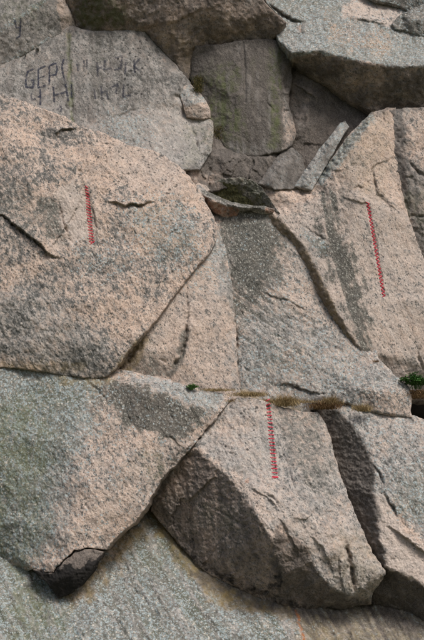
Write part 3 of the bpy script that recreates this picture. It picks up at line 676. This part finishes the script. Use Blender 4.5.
# ---- small chock beside it
rock('chock_stone', 'Y', 'small pinkish stone wedged in the crack right of the painted letters',
     [(179, 94, 1.55), (183, 86, 1.59), (190, 84, 1.59), (197, 90, 1.59), (205, 99, 1.57), (210, 108, 1.55), (211, 118, 1.51), (204, 119, 1.47), (194, 118, 1.45), (186, 117, 1.47), (183, 105, 1.49)],
     breaks=[[(184, 106, 1.41), (192, 101, 1.39), (202, 104, 1.41), (209, 110, 1.47)]], base=dict(spots=.3, fresh=.2), edge=2, wig=.8, rough=.015, grain=.01, seed=41, step=.7, thick=.4, cat='stone',
     cover=[('grey', [(178, 95), (190, 82), (210, 104), (202, 103), (184, 106)], 2, .7), ('blue', [(178, 95), (190, 82), (210, 104), (190, 102)], 2, .4)])

# ---- corner rock
rock('granite_block', 'T', 'corner block at the top left, above the painted letters, with a bluish lichen rim',
     [(XL, YT, 2.1), (58, YT, 2.1), (60, -20, 1.6), (66, 0, 1.55), (72, 14, 1.52), (77, 29, 1.64), (62, 34, 1.57), (42, 45, 1.53), (20, 58, 1.49), (0, 71, 1.45), (XL, 120, 1.2)],
     ctrl=[(20, 42, 1.42), (40, 26, 1.47)], breaks=[[(56, -20, 1.5), (58, 0, 1.46), (60, 18, 1.48), (62, 34, 1.57)], [(XL, 70, 1.1), (0, 32, 1.28), (14, 20, 1.32), (30, 10, 1.36), (46, 0, 1.42), (56, -20, 1.5)]],
     base=dict(spots=.6, grey=.66, crust=.3, stain_shade=.30), edge=2.5, rough=.03, grain=.012, seed=43,
     cover=[('blue', [(XL, 60), (0, 28), (30, 7), (48, -5), (48, 2), (30, 13), (0, 36)], 2, .75), ('blue', [(0, 72), (20, 59), (62, 34), (50, 37), (20, 52), (0, 66)], 2, .55),
            ('grey', [(58, -20), (66, 0), (77, 30), (64, 32), (59, 10)], 2, .05), ('spots', [(58, -20), (66, 0), (77, 30), (64, 32), (59, 10)], 2, .2), ('fresh', [(58, -20), (66, 0), (77, 30), (64, 32), (59, 10)], 2, .4), ('crust', [(58, -20), (66, 0), (77, 30), (64, 32), (59, 10)], 2, 0),
            ('stain_shade', [(XL, 60), (0, 36), (20, 22), (20, 58), (0, 70)], 10, .28), ('green', zone(0, 0, 40, 20), 10, .35), ('crust', zone(-40, -30, 40, 14), 10, .45)],
     cracks=[([(18, 18), (20, 28), (17, 38)], 1.0, .02)])

# ---- dark overhanging block at the top
rock('granite_block', 'U', 'dark brown overhanging block at the top centre-left edge of the cliff',
     [(60, YT, 1.0), (255, YT, 1.1), (258, -10, 1.12), (264, 0, 1.15), (275, 12, 1.18), (286, 22, 1.24), (280, 34, 1.4), (272, 40, 1.5), (240, 42, 1.62), (204, 48, 1.68), (196, 51, 1.7), (194, 64, 1.74), (188, 84, 1.75), (175, 63, 1.66), (158, 46, 1.6), (145, 31, 1.55), (90, 32, 1.6), (75, 28, 1.66), (66, 0, 1.5), (60, -20, 1.5)],
     ctrl=[(110, -20, 1.02), (170, -30, 1.0), (220, -20, 1.02), (180, 40, 1.42), (230, 20, 1.28), (120, 15, 1.35)], breaks=[[(92, -10, 1.12), (115, 8, 1.26), (140, 24, 1.42)], [(140, 24, 1.42), (165, 20, 1.30), (190, 14, 1.20), (215, 4, 1.12), (230, -20, 1.02)]],
     base=dict(spots=.35, grey=.2, stain_shade=.50), edge=3, rough=.04, grain=.014, chips=.03, chip_size=.9, seed=47,
     cover=[('moss', [(68, -10), (92, -10), (110, 6), (118, 28), (78, 28)], 6, .42), ('green', [(66, -20), (110, -10), (140, 26), (80, 30)], 6, .7), ('stain_shade', [(66, -20), (100, -10), (130, 28), (78, 30)], 6, .72),
            ('stain_shade', [(146, 28), (188, 24), (205, 46), (188, 84), (170, 56)], 8, .42), ('ochre', [(146, 28), (175, 22), (200, 60), (186, 80), (160, 46)], 6, .5), ('stain_shade', [(262, 20), (288, 20), (275, 42), (255, 42)], 6, .65),
            ('stain_shade', [(148, 32), (155, 38), (190, 80), (186, 86), (160, 54)], 2, .85)],
     cracks=[([(160, 26), (185, 18), (205, 8)], 1.2, .02)], ledges=[([(204, 8), (185, 18), (160, 28)], .03, 14)])

# ---- upright grey-green block
rock('granite_block', 'V', 'upright grey block with green algae streaks and a drilled line, upper centre',
     [(190, 78, 1.70), (192, 58, 1.67), (196, 46, 1.59), (222, 44, 1.51), (242, 40, 1.47), (262, 39, 1.47), (274, 39, 1.49), (284, 46, 1.53), (291, 56, 1.57), (292, 80, 1.57), (289, 105, 1.51), (293, 120, 1.47), (297, 135, 1.43), (292, 146, 1.40), (282, 152, 1.35), (262, 156, 1.33), (236, 156, 1.35), (224, 146, 1.40), (212, 128, 1.50), (200, 100, 1.63)],
     ctrl=[(240, 100, 1.33), (265, 100, 1.35), (215, 80, 1.47), (280, 120, 1.37)], breaks=[[(276, 42, 1.45), (280, 80, 1.41), (278, 110, 1.37), (277, 140, 1.33)]],
     base=dict(spots=.5, grey=.9, stain_shade=.82), edge=2.5, rough=.02, grain=.012, seed=53,
     flow=[('stain_shade', zone(195, 40, 295, 155), 6, 90, .22, .002), ('green', zone(200, 60, 290, 155), 8, 90, .35, 0)],
     cover=[('green', [(204, 75), (236, 70), (240, 140), (228, 148), (212, 120)], 8, .85), ('green', [(270, 48), (280, 48), (279, 120), (276, 148), (268, 148), (270, 100)], 3, .95),
            ('stain_shade', [(280, 100), (296, 118), (298, 140), (280, 150)], 4, .55), ('grey', [(280, 100), (296, 118), (298, 140), (280, 150)], 4, .3), ('ochre', [(210, 115), (216, 115), (230, 146), (222, 146)], 3, .6), ('stain_shade', zone(225, 142, 292, 158), 4, .6)],
     grooves=[([(243, 40), (245, 70), (245.5, 104)], 1.2, .03)], cracks=[([(262, 96), (272, 108), (278, 118)], .9, .02), ([(282, 110), (292, 112), (296, 122)], 1.2, .03)])

# ---- dark recess block
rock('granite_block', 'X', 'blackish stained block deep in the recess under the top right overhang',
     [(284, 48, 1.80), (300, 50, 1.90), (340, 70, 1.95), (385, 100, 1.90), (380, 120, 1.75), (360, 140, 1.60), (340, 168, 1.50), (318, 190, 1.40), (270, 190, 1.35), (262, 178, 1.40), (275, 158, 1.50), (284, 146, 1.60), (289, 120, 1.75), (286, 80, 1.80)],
     ctrl=[(310, 100, 1.68), (315, 140, 1.56), (340, 110, 1.75)], breaks=[[(288, 82, 1.70), (305, 88, 1.62), (318, 98, 1.60)], [(290, 138, 1.56), (305, 128, 1.52), (325, 118, 1.60)]],
     base=dict(spots=.4, grey=.4, stain_shade=.84), edge=3, rough=.05, grain=.014, chips=.035, chip_size=.6, seed=59,
     cover=[('stain_shade', [(292, 58), (316, 64), (320, 96), (300, 96), (290, 88)], 6, .7), ('stain_shade', [(300, 118), (345, 105), (360, 140), (320, 165), (300, 150)], 8, .9), ('stain_shade', [(288, 96), (312, 98), (310, 120), (298, 126)], 6, .5)],
     ledges=[([(322, 102), (306, 92), (290, 84)], .05, 12), ([(290, 84), (306, 92), (320, 100)], .03, 8)])

# ---- top right overhang
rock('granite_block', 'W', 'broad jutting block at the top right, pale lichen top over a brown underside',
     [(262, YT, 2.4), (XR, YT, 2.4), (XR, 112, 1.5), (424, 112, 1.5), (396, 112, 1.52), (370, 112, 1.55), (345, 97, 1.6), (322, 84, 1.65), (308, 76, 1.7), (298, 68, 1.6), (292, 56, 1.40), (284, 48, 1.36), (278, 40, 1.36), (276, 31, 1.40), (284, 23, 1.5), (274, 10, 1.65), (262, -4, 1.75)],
     ctrl=[(340, 20, 1.45), (310, 30, 1.40), (400, 30, 1.35), (360, 0, 1.7), (424, 0, 1.7), (320, 0, 1.75), (370, 85, 1.22), (410, 88, 1.15)],
     breaks=[[(280, 41, 1.32), (291, 54, 1.16), (304, 52, 1.10), (320, 51, 1.05), (335, 55, 1.0), (350, 59, .96), (375, 63, .92), (400, 66, .90), (424, 65, .88), (XR, 60, .85)], [(308, 74, 1.6), (330, 68, 1.22), (350, 59, .96)]],
     base=dict(spots=.5, grey=.85, blue=.52), edge=3, rough=.04, grain=.014, seed=61, soft=2,
     cover=[('stain_shade', [(290, 58), (320, 54), (350, 61), (400, 68), (440, 66), (XR, 62), (XR, 120), (370, 116), (300, 76)], 2, .45), ('blue', [(290, 57), (320, 53), (350, 60), (400, 67), (440, 66), (XR, 62), (XR, 120), (370, 116), (298, 76)], 2, 0), ('grey', [(290, 57), (320, 53), (350, 60), (400, 67), (440, 66), (XR, 62), (XR, 120), (370, 116), (298, 76)], 2, .3),  # underside darkened in colour: staining and painted shade together
            ('stain_shade', [(296, 62), (340, 62), (345, 72), (318, 84), (300, 76)], 5, .72), ('stain_shade', [(350, 95), (400, 80), (424, 76), (424, 86), (380, 100), (365, 110)], 6, .68),
            ('grey', [(330, 18), (360, 22), (398, 40), (395, 55), (350, 48), (330, 40)], 9, .22), ('spots', [(330, 18), (360, 22), (398, 40), (395, 55), (350, 48)], 9, .45),
            ('fresh', [(342, 8), (352, -2), (400, 8), (406, 16), (390, 26), (365, 20), (342, 16)], 3, .95), ('blue', [(342, 8), (352, -2), (400, 8), (406, 16), (390, 26), (342, 16)], 3, .1), ('grey', [(342, 8), (352, -2), (400, 8), (406, 16), (390, 26), (342, 16)], 3, .2),
            ('crust', [(262, -5), (300, -10), (340, -5), (336, 12), (310, 20), (285, 18)], 6, .35), ('rust', zone(298, 24, 302, 32), 2, .5)],
     cracks=[([(264, 2), (282, 14), (298, 22), (308, 21)], 1.6, .10), ([(300, 22), (301, 30), (302, 38)], 1.4, .06), ([(352, 24), (362, 24), (372, 28)], 1.2, .04), ([(340, 4), (338, 14)], 1.2, .05)],
     ledges=[([(308, 21), (298, 22), (282, 14), (264, 2)], .10, 18), ([(392, 28), (372, 22), (345, 17)], .05, 12)])
rock('granite_cap_stone', 'W2', 'small dark grey stone sitting on the top right block at the frame edge',
     [(390, 24, 1.30), (400, 14, 1.34), (412, 8, 1.38), (430, 2, 1.4), (460, 4, 1.4), (460, 40, 1.26), (424, 38, 1.26), (405, 31, 1.28), (395, 29, 1.28)],
     ctrl=[(410, 20, 1.2), (440, 22, 1.18)], base=dict(spots=.7, grey=.7, crust=.6, blue=.25), edge=3, rough=.02, grain=.014, seed=67, thick=.4, cat='stone')
rock('granite_cap_stone', 'W3', 'dark lichen-crusted stone at the top right edge of the picture, behind the pale patch',
     [(360, YT, 1.9), (XR, YT, 1.9), (XR, 5, 1.5), (430, 10, 1.48), (412, 12, 1.48), (398, 6, 1.5), (376, 1, 1.52), (360, -8, 1.6)],
     base=dict(spots=.7, grey=.7, crust=.55, blue=.3), edge=3, rough=.03, grain=.014, seed=68, thick=.4, cat='stone', ctrl=[(420, -10, 1.4)])

# ---- ledge stones under the upright block
rock('ledge_stone', 'Z', 'dark grey ledge stone below the upright block with the green streaks',
     [(176, 158, 1.3), (182, 140, 1.42), (200, 130, 1.5), (214, 132, 1.5), (226, 146, 1.44), (250, 152, 1.42), (276, 152, 1.44), (280, 160, 1.4), (268, 172, 1.32), (258, 184, 1.25), (225, 188, 1.2), (206, 194, 1.18), (190, 184, 1.2)],
     ctrl=[(230, 165, 1.18), (215, 160, 1.22)], breaks=[[(196, 162, 1.16), (212, 154, 1.24), (240, 158, 1.26), (268, 158, 1.32)]],
     base=dict(spots=.5, grey=.6, stain_shade=.82), edge=3, rough=.02, grain=.014, chips=.05, chip_size=.3, seed=71, step=.8, thick=.5, cat='stone',
     cover=[('grey', zone(195, 172, 225, 190), 6, .3), ('stain_shade', zone(190, 170, 215, 190), 6, .45)])
rock('ledge_stone', 'Z2', 'narrow grey slanting stone slab left of the leaning blade of rock',
     [(258, 184, 1.2), (264, 174, 1.26), (272, 164, 1.34), (281, 152, 1.42), (290, 147, 1.46), (297, 152, 1.46), (304, 160, 1.40), (306, 172, 1.34), (304, 186, 1.25), (296, 190, 1.2), (275, 190, 1.15)],
     breaks=[[(270, 182, 1.12), (285, 164, 1.24), (296, 154, 1.36)]], base=dict(spots=.45, grey=.85, blue=.15, stain_shade=.6), edge=2.5, rough=.015, grain=.012, seed=73, step=.8, thick=.5, cat='stone')
rock('blade_stone', 'Z3', 'thin grey blade of rock leaning up against the peaked slab',
     [(294, 187, 1.18), (300, 177, 1.22), (309, 164, 1.28), (318, 151, 1.32), (330, 136, 1.38), (340, 123, 1.42), (345, 121, 1.42), (349, 127, 1.38), (345, 133, 1.34), (337, 146, 1.3), (330, 159, 1.24), (321, 175, 1.18), (312, 190, 1.12)],
     breaks=[[(306, 184, 1.10), (316, 166, 1.16), (328, 148, 1.24), (340, 129, 1.34)]], base=dict(spots=.4, grey=.9, blue=.35, stain_shade=.15), edge=1.8, wig=.8, rough=.01, grain=.008, seed=79, step=.7, thick=.25, cat='stone',
     cover=[('stain_shade', [(325, 150), (338, 142), (330, 160), (320, 172)], 3, .5)])

# ---- mossy hollow and the flake in front of it
rock('granite_block', 'M', 'mossy hollowed block above the central lichen streak, shaped like an eye',
     [(200, 192, 1.2), (208, 184, 1.2), (222, 179, 1.18), (240, 177, 1.14), (252, 180, 1.12), (262, 188, 1.08), (270, 199, 1.04), (280, 213, 1.0), (262, 220, 1.3), (230, 216, 1.42), (210, 206, 1.36)],
     
     base=dict(spots=.5, grey=.6, crust=.5, green=.3), edge=1.0, wig=1.0, rough=.012, grain=.012, chips=.03, chip_size=.22, seed=83, step=.6, soft=1.5, thick=.4,
     cover=[('moss', [(211, 189), (225, 184), (240, 183), (250, 190), (266, 206), (240, 210), (216, 200)], 2.0, .95), ('crust', [(230, 182), (252, 181), (272, 206), (258, 207), (240, 196)], 3, .8), ('moss', [(236, 184), (250, 184), (266, 204), (256, 206), (240, 192)], 3, .4), ('stain_shade', [(211, 190), (228, 184), (240, 184), (262, 206), (228, 206)], 2, .6)])
rock('stone_flake', 'M2', 'thin grey stone flake with a reddish underside in front of the mossy hollow',
     [(194, 186, 1.02), (200, 185, 1.02), (207, 191, 1.00), (218, 196, 0.98), (232, 202, 0.96), (248, 205, 0.95), (264, 206, 0.96), (275, 209, 0.96), (273, 213, 1.00), (262, 214, 1.04), (250, 210, 1.05), (240, 211, 1.06), (236, 216, 1.08), (226, 218, 1.10), (214, 212, 1.10), (204, 202, 1.08)],
     breaks=[[(200, 192, .94), (212, 200, .92), (226, 205, .92), (244, 208, .93), (262, 210, .94)]], base=dict(spots=.4, grey=.7, crust=.3), edge=1.2, wig=.7, rough=.008, grain=.008, seed=89, step=.5, soft=1.0, thick=.3, cat='stone',
     cover=[('crust', [(205, 190), (245, 203), (268, 207), (262, 210), (225, 203), (203, 194)], 1.2, .7), ('rust', [(202, 196), (226, 206), (240, 209), (236, 218), (214, 214)], 1.2, .5), ('stain_shade', [(202, 196), (226, 206), (240, 209), (236, 218), (214, 214)], 1.2, .4), ('rust', zone(266, 208, 276, 214), 1.5, .55), ('crust', [(202, 196), (226, 206), (240, 209), (236, 218), (214, 214)], 1.2, 0), ('grey', [(202, 196), (226, 206), (240, 209), (236, 218), (214, 214)], 1.2, .1), ('moss', zone(215, 193, 260, 199), 2, .3)])
rock('pebble', 'M3', 'small pink pointed stone at the right shoulder of the huge left boulder',
     [(194, 187, 1.05), (198, 183, 1.08), (206, 185, 1.1), (210, 190, 1.1), (206, 193, 1.05), (198, 192, 1.0)], base=dict(spots=.2, fresh=.4), edge=1.5, wig=.5, rough=.01, grain=.006, seed=91, step=.5, thick=.2, cat='stone')

# ================================================================== small things
def mesh_list(name, V, F, mat, parent=None, smooth_=True, loc=None):
    V = np.asarray(V, float); org = np.zeros(3) if loc is None else np.asarray(loc, float)
    me = bpy.data.meshes.new(name); me.from_pydata((V-org).tolist(), [], F); me.materials.append(mat)
    if smooth_: me.polygons.foreach_set('use_smooth', [True]*len(me.polygons))
    me.update()
    o = link(bpy.data.objects.new(name, me), parent)
    if loc is not None and parent is None: o.location = org.tolist()
    return o
def near_depth(key, u, v):
    U, V, Y = ROCKS[key]; d = (U-u)**2+(V-v)**2
    i = np.argpartition(d, 4)[:4]; w = 1/(d[i]+.05); return float((w*Y[i]).sum()/w.sum())

# ---- painted letters: ribbons of paint lying on the rock
def stroke_mesh(key, strokes, width, rng, off=.006):
    V, F = [], []
    for pl in strokes:
        P = [np.array(p, float) for p in pl]; S = []
        for a, b_ in zip(P[:-1], P[1:]):
            k = max(2, int(np.hypot(*(b_-a))/.8))
            for j in range(k): S.append(a+(b_-a)*j/k)
        S.append(P[-1]); S = np.array(S)
        T = np.gradient(S, axis=0); T /= np.hypot(T[:, 0], T[:, 1])[:, None]+1e-9; N = np.stack((-T[:, 1], T[:, 0]), 1)
        b0 = len(V)
        for q, nn in zip(S, N):
            w = width*.5*rng.uniform(.75, 1.2)
            for sgn in (-1, 0, 1):
                p = q+nn*w*sgn
                V.append(place(p[0], p[1], near_depth(key, p[0], p[1])-off))
        for i in range(len(S)-1):
            for j in range(2):
                a = b0+i*3+j; F.append((a, a+3, a+4, a+1))
    return V, F
rng = random.Random(4)
letters = [  # first row
    ([[(33.5, 69), (28, 71.5), (26, 77), (26, 87), (33, 87.5), (34, 80), (31, 80)]], PAINT), ([[(45.5, 66), (38.5, 69), (38.5, 87.5), (46, 85.5)], [(38.5, 78), (45, 76)]], PAINT),
    ([[(49.5, 84.5), (49.5, 65.5), (56, 63), (57.5, 69), (56, 74.5), (49.5, 76)]], PAINT), ([[(64, 59), (62, 66), (63, 73), (65.2, 82)]], PAINT), ([[(77, 63), (78.5, 71)]], PAINT_FADED), ([[(84, 60), (84, 69)], [(87, 59), (87, 70)]], PAINT_FADED),
    # second row
    ([[(31.5, 93), (31.5, 100), (36, 99)]], PAINT_FADED), ([[(40.5, 89), (40.5, 105)], [(38, 97), (41, 96)]], PAINT), ([[(53.5, 86.5), (54.5, 102)], [(54, 95.5), (66, 92)], [(65.5, 83.5), (68.5, 101)]], PAINT), ([[(71.5, 84), (71.8, 98)]], PAINT),
    ([[(57.5, 110), (61, 105.5), (61, 112)]], PAINT_FADED), ([[(94, 89), (95.5, 99)]], PAINT_FADED), ([[(105, 60), (104, 70), (112, 68)]], PAINT_FADED), ([[(110, 88), (118, 84), (116, 94)]], PAINT_FADED), ([[(126, 62), (125, 74)]], PAINT_FADED),
    ([[(97, 62), (98, 76)], [(97, 69), (102, 67)]], PAINT_FADED), ([[(115, 58), (122, 56), (121, 68), (114, 70)]], PAINT_FADED), ([[(101, 86), (102, 100)], [(101, 93), (107, 91), (108, 99)]], PAINT_FADED),
    ([[(124, 84), (123, 97), (131, 95)]], PAINT_FADED), ([[(134, 60), (135, 73)], [(140, 58), (134, 66), (141, 72)]], PAINT_FADED)]
wall = [o for o in scene.objects if o.name.startswith('granite_wall_block')][0]
def on_rock(name, host, V, F, mat):
    org = np.array(host.location)
    me = bpy.data.meshes.new(name); me.from_pydata((np.array(V)-org).tolist(), [], F); me.materials.append(mat); me.update()
    return link(bpy.data.objects.new(name, me), host)
for st, mt in letters:
    V, F = stroke_mesh('S', st, 1.9 if mt is PAINT else 2.0, rng)
    on_rock('painted_letter', wall, V, F, mt)
corner = [o for o in scene.objects if o.get('label', '').startswith('corner block')][0]
V, F = stroke_mesh('T', [[(15, 20), (16.5, 28), (20.5, 27)], [(21, 18), (20, 36), (16, 38.5)]], 1.6, rng)
on_rock('painted_letter', corner, V, F, PAINT)

# ---- red lacings across the drilled holes
def tube(pts, r, sides=8):
    P = np.array(pts, float); V, F = [], []
    T = np.gradient(P, axis=0)
    for i, p in enumerate(P):
        t = T[i]/np.linalg.norm(T[i]); a = np.cross(t, (0, 1, .2)); a /= np.linalg.norm(a); b_ = np.cross(t, a)
        for k in range(sides):
            an = 2*math.pi*k/sides; V.append(p+r*(math.cos(an)*a+math.sin(an)*b_))
    for i in range(len(P)-1):
        for k in range(sides):
            F.append((i*sides+k, i*sides+(k+1) % sides, (i+1)*sides+(k+1) % sides, (i+1)*sides+k))
    F.append(tuple(range(sides))[::-1]); F.append(tuple((len(P)-1)*sides+k for k in range(sides)))
    return V, F
def empty(name, loc):
    o = bpy.data.objects.new(name, None); o.empty_display_size = .1; link(o); o.location = [float(q) for q in loc]; return o
def surf(key, u, v, off): return place(u, v, near_depth(key, u, v)-off)
def lacing(key, label, rungs, r):
    """each rung: (ul, vl, ur, vr, link to the next on the right?)"""
    root = empty('red_lacing', surf(key, (rungs[-1][0]+rungs[-1][2])/2, rungs[-1][3], 0))
    tag(root, label, 'cord', 'red cord lacings over the drilled lines')
    org = np.array(root.location)
    for i, chain in enumerate(rungs):
        pts = []
        q = [(chain[k], chain[k+1]) for k in range(0, len(chain), 2)]
        for a, b_ in zip(q[:-1], q[1:]):
            for j in range(5):
                t = j/5; pts.append((a[0]+(b_[0]-a[0])*t, a[1]+(b_[1]-a[1])*t))
        pts.append(q[-1])
        edge_y = min(near_depth(key, *q[0]), near_depth(key, *q[-1]))
        W = []
        for k, p in enumerate(pts):
            y = min(near_depth(key, *p), edge_y+.012) - r*.7       # taut over the groove
            if k == 0 or k == len(pts)-1: y += r*1.2               # ends sunk in their holes
            W.append(place(p[0], p[1], y))
        V, F = tube(W, r)
        mesh_list('stitch', np.array(V)-org, F, CORD, root)
    return root
rg = random.Random(9)
def lerp(a, b_, t): return a+(b_-a)*t
R1 = []
for i in range(20):
    t = i/19; v = lerp(187, 242, t); c = lerp(86.6, 91.6, t)+.8*min(1, max(0, (t-.2)*3))*0; w = lerp(1.5, 2.6, min(1, t*2.5))
    sl = lerp(1.0, .8, t)+rg.uniform(-.15, .15); w *= rg.uniform(.92, 1.06)
    R1.append((c-w, v-sl, c+w, v+sl))
R1.append((90.2, 244.2, 94.8, 241.0))
lacing('D', 'short red lacing of slanted stitches on the huge left boulder', R1, .0064)
R3 = []
for i in range(21):
    t = i/20; v = lerp(400.5, 476.5, t)+rg.uniform(-.4, .4); c = lerp(267.8, 275.0, t); w = lerp(2.0, 3.1, min(1, t*2)); sl = (lerp(-1.0, .2, min(1, t*4)) if t < .3 else .25)+rg.uniform(-.12, .12)
    R3.append((c-w, v-sl, c+w, v+sl))
R3.append((271.6, 477.9, 278.2, 477.4))
lacing('N', 'red lacing of level ladder-like stitches on the bottom centre boulder', R3, .0074)
R2 = []
NZ = 25
for i in range(NZ):
    t0, t1 = i/NZ, (i+1)/NZ; v0, v1 = lerp(202, 297, t0), lerp(202, 297, t1)
    c0, c1 = lerp(367.6, 384, t0), lerp(367.6, 384, t1); w = 1.85
    R2.append((c0-w, v0, c0+w, v0+(v1-v0)*.55, c1-w, v1))
lacing('H', 'longest red lacing, a fine zigzag on the pale slab at the right', R2, .0060)

# ---- plants in the ledges
def blades(c, n, spread, hmin, hmax, lean, w, rng, droop=.5):
    V, F = [], []
    for _ in range(n):
        b = np.array((c[0]+rng.gauss(0, spread[0]), c[1]+rng.gauss(0, spread[1]), c[2]+rng.uniform(-.01, spread[2])))
        h = rng.uniform(hmin, hmax); az = rng.uniform(0, 2*math.pi); k = rng.uniform(.15, 1)*lean
        d = np.array((math.cos(az)*k, math.sin(az)*k-.25*lean, 1.0)); d /= np.linalg.norm(d)
        side = np.cross(d, (rng.uniform(-1, 1), -1, 0)); side /= np.linalg.norm(side)+1e-9
        i0 = len(V); p = b.copy(); dd = d.copy()
        for j in range(4):
            ww = w*(1-j/3.3)
            V += [p-side*ww, p+side*ww]
            p = p+dd*h/3; dd = dd+np.array((0, -.1, -droop*rng.uniform(.4, 1.2))); dd /= np.linalg.norm(dd)
        for j in range(3): F.append((i0+2*j, i0+2*j+1, i0+2*j+3, i0+2*j+2))
    return V, F
def tuft(name, label, u, v, y, n, spread, h, lean, w, mat, seed, droop=.5, cat='grass', group='dry grass along the ledge', kind='thing'):
    r_ = random.Random(seed); c = place(u, v, y)
    V, F = blades(c, n, spread, h[0], h[1], lean, w, r_, droop)
    o = mesh_list(name, V, F, mat, loc=c); tag(o, label, cat, group, kind); return o
tuft('dry_grass_tuft', 'thick straw-coloured grass tuft just right of the top of the ladder-like red lacing', 286, 406, .07, 650, (.085, .03, .05), (.06, .21), .8, 0.0032, STRAW, 1, .6)
tuft('dry_grass_tuft', 'faint continuous straw litter lying along the seam above the bottom centre boulder', 272, 402.5, .14, 1500, (.38, .03, .012), (.03, .09), 1.1, .0022, STRAW, 11, .5, kind='stuff')
tuft('dry_grass_tuft', 'thin fringe of dry grass left of the top of the ladder-like red lacing', 250, 396, .13, 900, (.12, .03, .03), (.03, .08), .9, 0.0030, STRAW, 2, .6, kind='stuff')
tuft('dry_grass_tuft', 'low wisp of dry grass on the ledge right of the small bright green plant', 215, 391, .17, 600, (.14, .025, .015), (.02, .06), 1.0, 0.0027, STRAW, 3, .5, kind='stuff')
tuft('dry_grass_tuft', 'dark brown dead grass clump hanging in the notch above the dark stained side', 325, 409, .14, 800, (.11, .04, .05), (.05, .17), .9, 0.0035, BROWN, 4, .8)
tuft('dry_grass_tuft', 'pale stray grass wisp on top of the dark brown clump', 332, 404, .10, 260, (.06, .02, .04), (.06, .17), .8, 0.0027, STRAW, 5, .6)
tuft('dry_grass_tuft', 'sparse rusty grass tuft under the nose of the central block', 362, 411, .05, 420, (.06, .025, .03), (.05, .13), .9, 0.0030, STRAW, 6, .5, kind='stuff')
tuft('dry_grass_tuft', 'tiny dry tuft in the seam below the tall slab near its lower left tip', 376, 362, .44, 90, (.025, .02, .01), (.02, .05), .8, 0.0027, BROWN, 7, .5)
tuft('root_mat', 'brown mat of dead roots under the dark green plant over the black hole', 418, 398, .35, 1600, (.13, .07, .09), (.03, .10), 1.0, 0.0041, BROWN, 8, .9, 'roots', None)
tuft('moss_cushion', 'dark moss cushion in the crack above the wedged small stone', 198, 92, 1.5, 900, (.045, .05, .24), (.015, .05), 1.0, .004, MOSSM, 9, .4, 'moss', 'moss in the cracks')
tuft('moss_cushion', 'strip of brownish moss down the left foot of the upright block', 219, 140, 1.45, 800, (.06, .04, .22), (.01, .035), 1.0, .004, MOSSM, 10, .4, 'moss', 'moss in the cracks', kind='stuff')

def leafy(name, label, u, v, y, nstem, leaf, width, height, mat, seed):
    r_ = random.Random(seed); c = place(u, v, y); root = empty(name, c); tag(root, label, 'plant', 'green plants on the ledges')
    V, F, SV, SF = [], [], [], []
    for _ in range(nstem):
        az = r_.uniform(0, 2*math.pi); k = r_.uniform(.1, 1.0)
        tip = np.array((math.cos(az)*width*k, math.sin(az)*width*.6*k-.03, height*(1.15-.6*k)*r_.uniform(.7, 1.1)))
        base = np.array((tip[0]*.35, tip[1]*.3, 0))
        P = [base+(tip-base)*t+np.array((0, 0, .25*height*math.sin(t*math.pi)*k)) for t in (0, .33, .66, 1)]
        tv, tf = tube(P, .0018, 4); b0 = len(SV); SV += tv; SF += [tuple(q+b0 for q in f) for f in tf]
        for t in np.linspace(.3, 1, 6):
            p = base+(tip-base)*t+np.array((0, 0, .25*height*math.sin(t*math.pi)*k))
            for sg in (-1, 1):
                a2 = az+sg*r_.uniform(.5, 1.5); L = leaf*r_.uniform(.6, 1.2)
                d = np.array((math.cos(a2), math.sin(a2), r_.uniform(-.3, .6))); d /= np.linalg.norm(d)
                s_ = np.cross(d, (r_.uniform(-.4, .4), r_.uniform(-.4, .4), 1)); s_ /= np.linalg.norm(s_); nn = np.cross(s_, d)
                i0 = len(V)
                V += [p, p+d*L*.35+s_*L*.28, p+d*L*.4-nn*L*.06, p+d*L*.35-s_*L*.28, p+d*L*.75+s_*L*.2, p+d*L*.75-s_*L*.2, p+d*L-np.array((0, 0, L*.15))]
                F += [(i0, i0+1, i0+2), (i0, i0+2, i0+3), (i0+1, i0+4, i0+6, i0+2), (i0+2, i0+6, i0+5, i0+3)]
    mesh_list('foliage', V, F, mat, root, False); mesh_list('stem', SV, SF, mat, root)
leafy('leafy_plant', 'dark green leafy plant above the black hole at the right edge', 416, 389, .30, 70, .055, .26, .22, LEAF, 21)
leafy('leafy_plant', 'tiny bright green plant on the ledge left of the dry grass', 192, 390, .10, 40, .026, .10, .08, LEAFB, 22)
